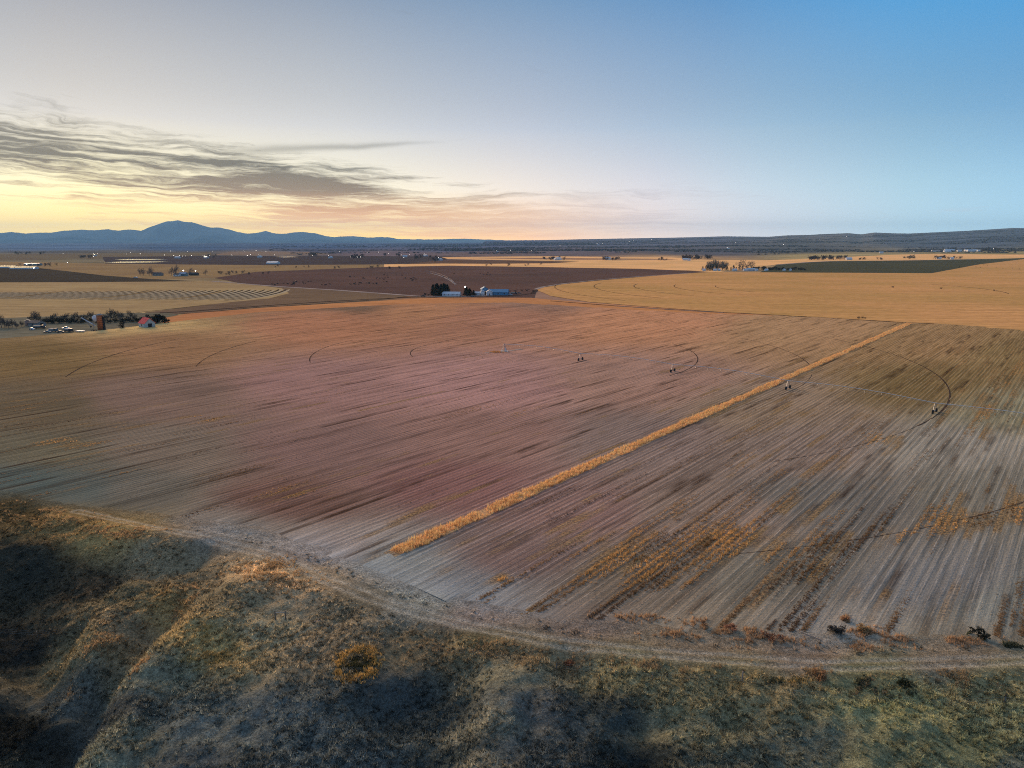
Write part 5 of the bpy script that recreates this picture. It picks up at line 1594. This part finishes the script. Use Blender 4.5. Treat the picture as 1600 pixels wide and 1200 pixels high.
# belts and single trees over the plain
t1 = bare_tree(14, 5.0, 51, 'x', 'tree', 'bare_tree', (0.11, 0.085, 0.075), None, 200)
row_of(t1, [(219, 430, 1.0), (224, 430, 1.15), (233, 430.4, 1.1), (237, 430, 1.1), (268, 430, 0.9), (275, 430, 1.1), (298, 429, 1.15), (321, 429.5, 0.7)], 'leafless trees at the farm by the dark field', 'leafless brown tree standing over the farm by the dark field')
t2 = bush(12, 8, 53, 'x', 'tree', 'far_tree', (0.07, 0.055, 0.06), None, 90)
far_pts = []
for (x0, x1, y0, y1, n_, s_) in ((122, 142, 401, 404.4, 9, 1.1), (335, 420, 426.5, 430, 13, 0.55), (430, 640, 416.5, 420.6, 15, 0.6), (481, 494, 399, 402, 8, 1.4), (548, 568, 401.5, 404.5, 12, 1.3), (640, 682, 401, 405.4, 9, 1.1), (677, 684, 407, 411, 5, 1.2),
                                  (600, 660, 399, 401.4, 9, 1.2), (20, 70, 396, 398, 12, 1.2), (30, 95, 414, 416.5, 10, 0.8), (740, 850, 412.5, 416.5, 6, 0.8), (848, 882, 405, 407, 12, 1.0), (940, 968, 405, 407.4, 16, 1.0), (1028, 1046, 406, 407.2, 5, 0.9),
                                  (1065, 1112, 403.6, 406.6, 34, 1.3), (1266, 1324, 404.6, 406.6, 34, 1.35), (1340, 1382, 405.4, 406.2, 14, 0.7), (1462, 1480, 403.4, 405.2, 12, 1.1), (1484, 1505, 404, 405.4, 8, 0.9), (1536, 1562, 391.6, 393.6, 18, 1.9), (320, 340, 400, 403, 4, 1.2)):
    for _ in range(n_):
        far_pts.append((x0 + (x1 - x0) * random.random(), y0 + (y1 - y0) * random.random(), s_))
row_of(t2, far_pts, 'small trees and bushes of the far belts', 'small dark tree or bush in the far belts of the plain', 0.7, 1.3)
t3 = bush(20, 10, 55, 'x', 'bush', 'tan_thicket', (0.26, 0.20, 0.12), None, 200)
row_of(t3, [(1420, 404.8, 1.0), (1426, 404.6, 1.1), (1430, 405, 0.9)], 'tan thicket beyond the dark green field', 'tan leafless thicket beyond the dark green field', 0.95, 1.1)
t4 = bush(3.0, 1.6, 57, 'x', 'bush', 'bush', (0.12, 0.09, 0.05), None, 120)
row_of(t4, [(1341, 497.5, 1.1), (1347, 497.2, 0.9), (1352, 497.5, 0.7)], 'brush on the margin of the orange field', 'small brown brush on the margin between the orange field and the stubble', 0.95, 1.1)

# scrub of the river breaks beyond the fields, one mass
N = 26000
th_ = rng.uniform(bearing(420), bearing(1680), N); r_ = 3300 * (10500 / 3300) ** rng.random(N)
xx = r_ * np.sin(th_); yy = r_ * np.cos(th_)
den = fbm(xx / 1500, yy / 420, 61, 5) * 0.6 + fbm(xx / 320, yy / 150, 66, 4) * 0.4
kp = (den > 0.54) & ((xx / yy * F + 800 > 640) | (rng.random(N) < 0.3)) & ((r_ > 4300) | (xx / yy * F + 800 < 1250))
xx = xx[kp]; yy = yy[kp]; r_ = r_[kp]
zz = hill_height(xx, yy) - 0.4
tufts('riverside_scrub', np.stack([xx, yy], -1), zz, np.array([0.11, 0.095, 0.10]) * (0.6 + 0.8 * rng.random((len(xx), 1))), 7, 6.0 * (r_ / 4500) ** 0.3, 9.0 * (r_ / 4500) ** 0.5, 3.5, M_twig)

# ================================================================== CATTLE
def cow_mesh():
    m = MB()
    st = [(-1.15, 0.30, 0.95, 1.25), (-0.9, 0.33, 0.65, 1.42), (0.0, 0.38, 0.55, 1.40), (0.8, 0.34, 0.62, 1.45), (1.05, 0.22, 0.85, 1.45), (1.35, 0.15, 1.0, 1.45), (1.65, 0.13, 0.85, 1.25), (1.85, 0.08, 0.8, 1.0)]
    V = []; Fc = []
    for (x_, hw_, z0, z1) in st:
        zm = (z0 + z1) / 2; hh_ = (z1 - z0) / 2
        for i in range(8):
            a = math.pi * 2 * i / 8
            V.append((x_, hw_ * math.cos(a), zm + hh_ * math.sin(a)))
    for j in range(len(st) - 1):
        for i in range(8):
            Fc.append((j * 8 + i, j * 8 + (i + 1) % 8, (j + 1) * 8 + (i + 1) % 8, (j + 1) * 8 + i))
    Fc.append(tuple(range(8))[::-1]); Fc.append(tuple(range(56, 64)))
    m.add(V, Fc)
    for x_ in (-0.85, 0.8):
        for y_ in (-0.22, 0.22):
            m.tube((x_, y_, 0.0), (x_ + 0.03, y_, 0.8), 0.07, 0.13, 5)
    m.tube((-1.15, 0, 1.2), (-1.25, 0, 0.5), 0.05, 0.03, 4)
    for y_ in (-1, 1):
        m.tube((1.42, 0.1 * y_, 1.35), (1.38, 0.32 * y_, 1.40), 0.05, 0.02, 4)
    return m


cow = cow_mesh().build('cow', flat_mat('black_hide', (0.018, 0.014, 0.013), 0.8), smooth=True)
tagged(cow, 'x', 'cow')
herd = []
for (x0, x1, y0, y1, n_) in ((455, 492, 440, 445.5, 13), (500, 517, 443.5, 446, 6), (535, 570, 431, 436, 6), (545, 565, 442, 445, 9), (572, 590, 440.5, 444.5, 7), (584, 618, 433, 441, 9), (625, 660, 434, 440, 10), (418, 450, 443, 446, 5),
                             (690, 735, 428, 434, 5), (740, 770, 426, 431, 6), (600, 640, 425, 431, 4)):
    for _ in range(n_):
        herd.append((random.uniform(x0, x1), random.uniform(y0, y1)))
for i, (px, py) in enumerate(herd):
    q = at(px, py); lab = 'black cow grazing in the scattered herd on the big brown field'; s = 1.15
    if i == 0:
        cow.location = (q[0], q[1], -0.19); cow['label'] = lab; cow['group'] = 'black cattle on the brown field'; cow.scale = (s, s, s)
    else:
        fast_copy(cow, (q[0], q[1], -0.19), random.random() * 6.28, (s, s, s), lab, 'black cattle on the brown field')
for (px, py) in ((1498, 418), (1525, 417.5), (1532, 418.2), (1537, 414.5), (1543, 414.8), (1557, 419), (1567, 420.2), (1582, 419.4), (1593, 421), (1499, 417.2)):
    q = at(px, py); fast_copy(cow, (q[0], q[1], -0.09), random.random() * 6.28, (1.1, 1.1, 1.1), 'dark cow of the small group on the rise of the orange field', 'cattle on the rise of the orange field')
for (px, py, lab) in ((1395, 449.5, 'left one of three dark cows widely spaced on the orange field'), (1470, 451.5, 'middle one of three dark cows widely spaced on the orange field'), (1553, 454.5, 'right one of three dark cows widely spaced on the orange field')):
    q = at(px, py); fast_copy(cow, (q[0], q[1], -0.09), random.random() * 3, (1.3, 1.3, 1.3), lab, 'three lone cows on the orange field')
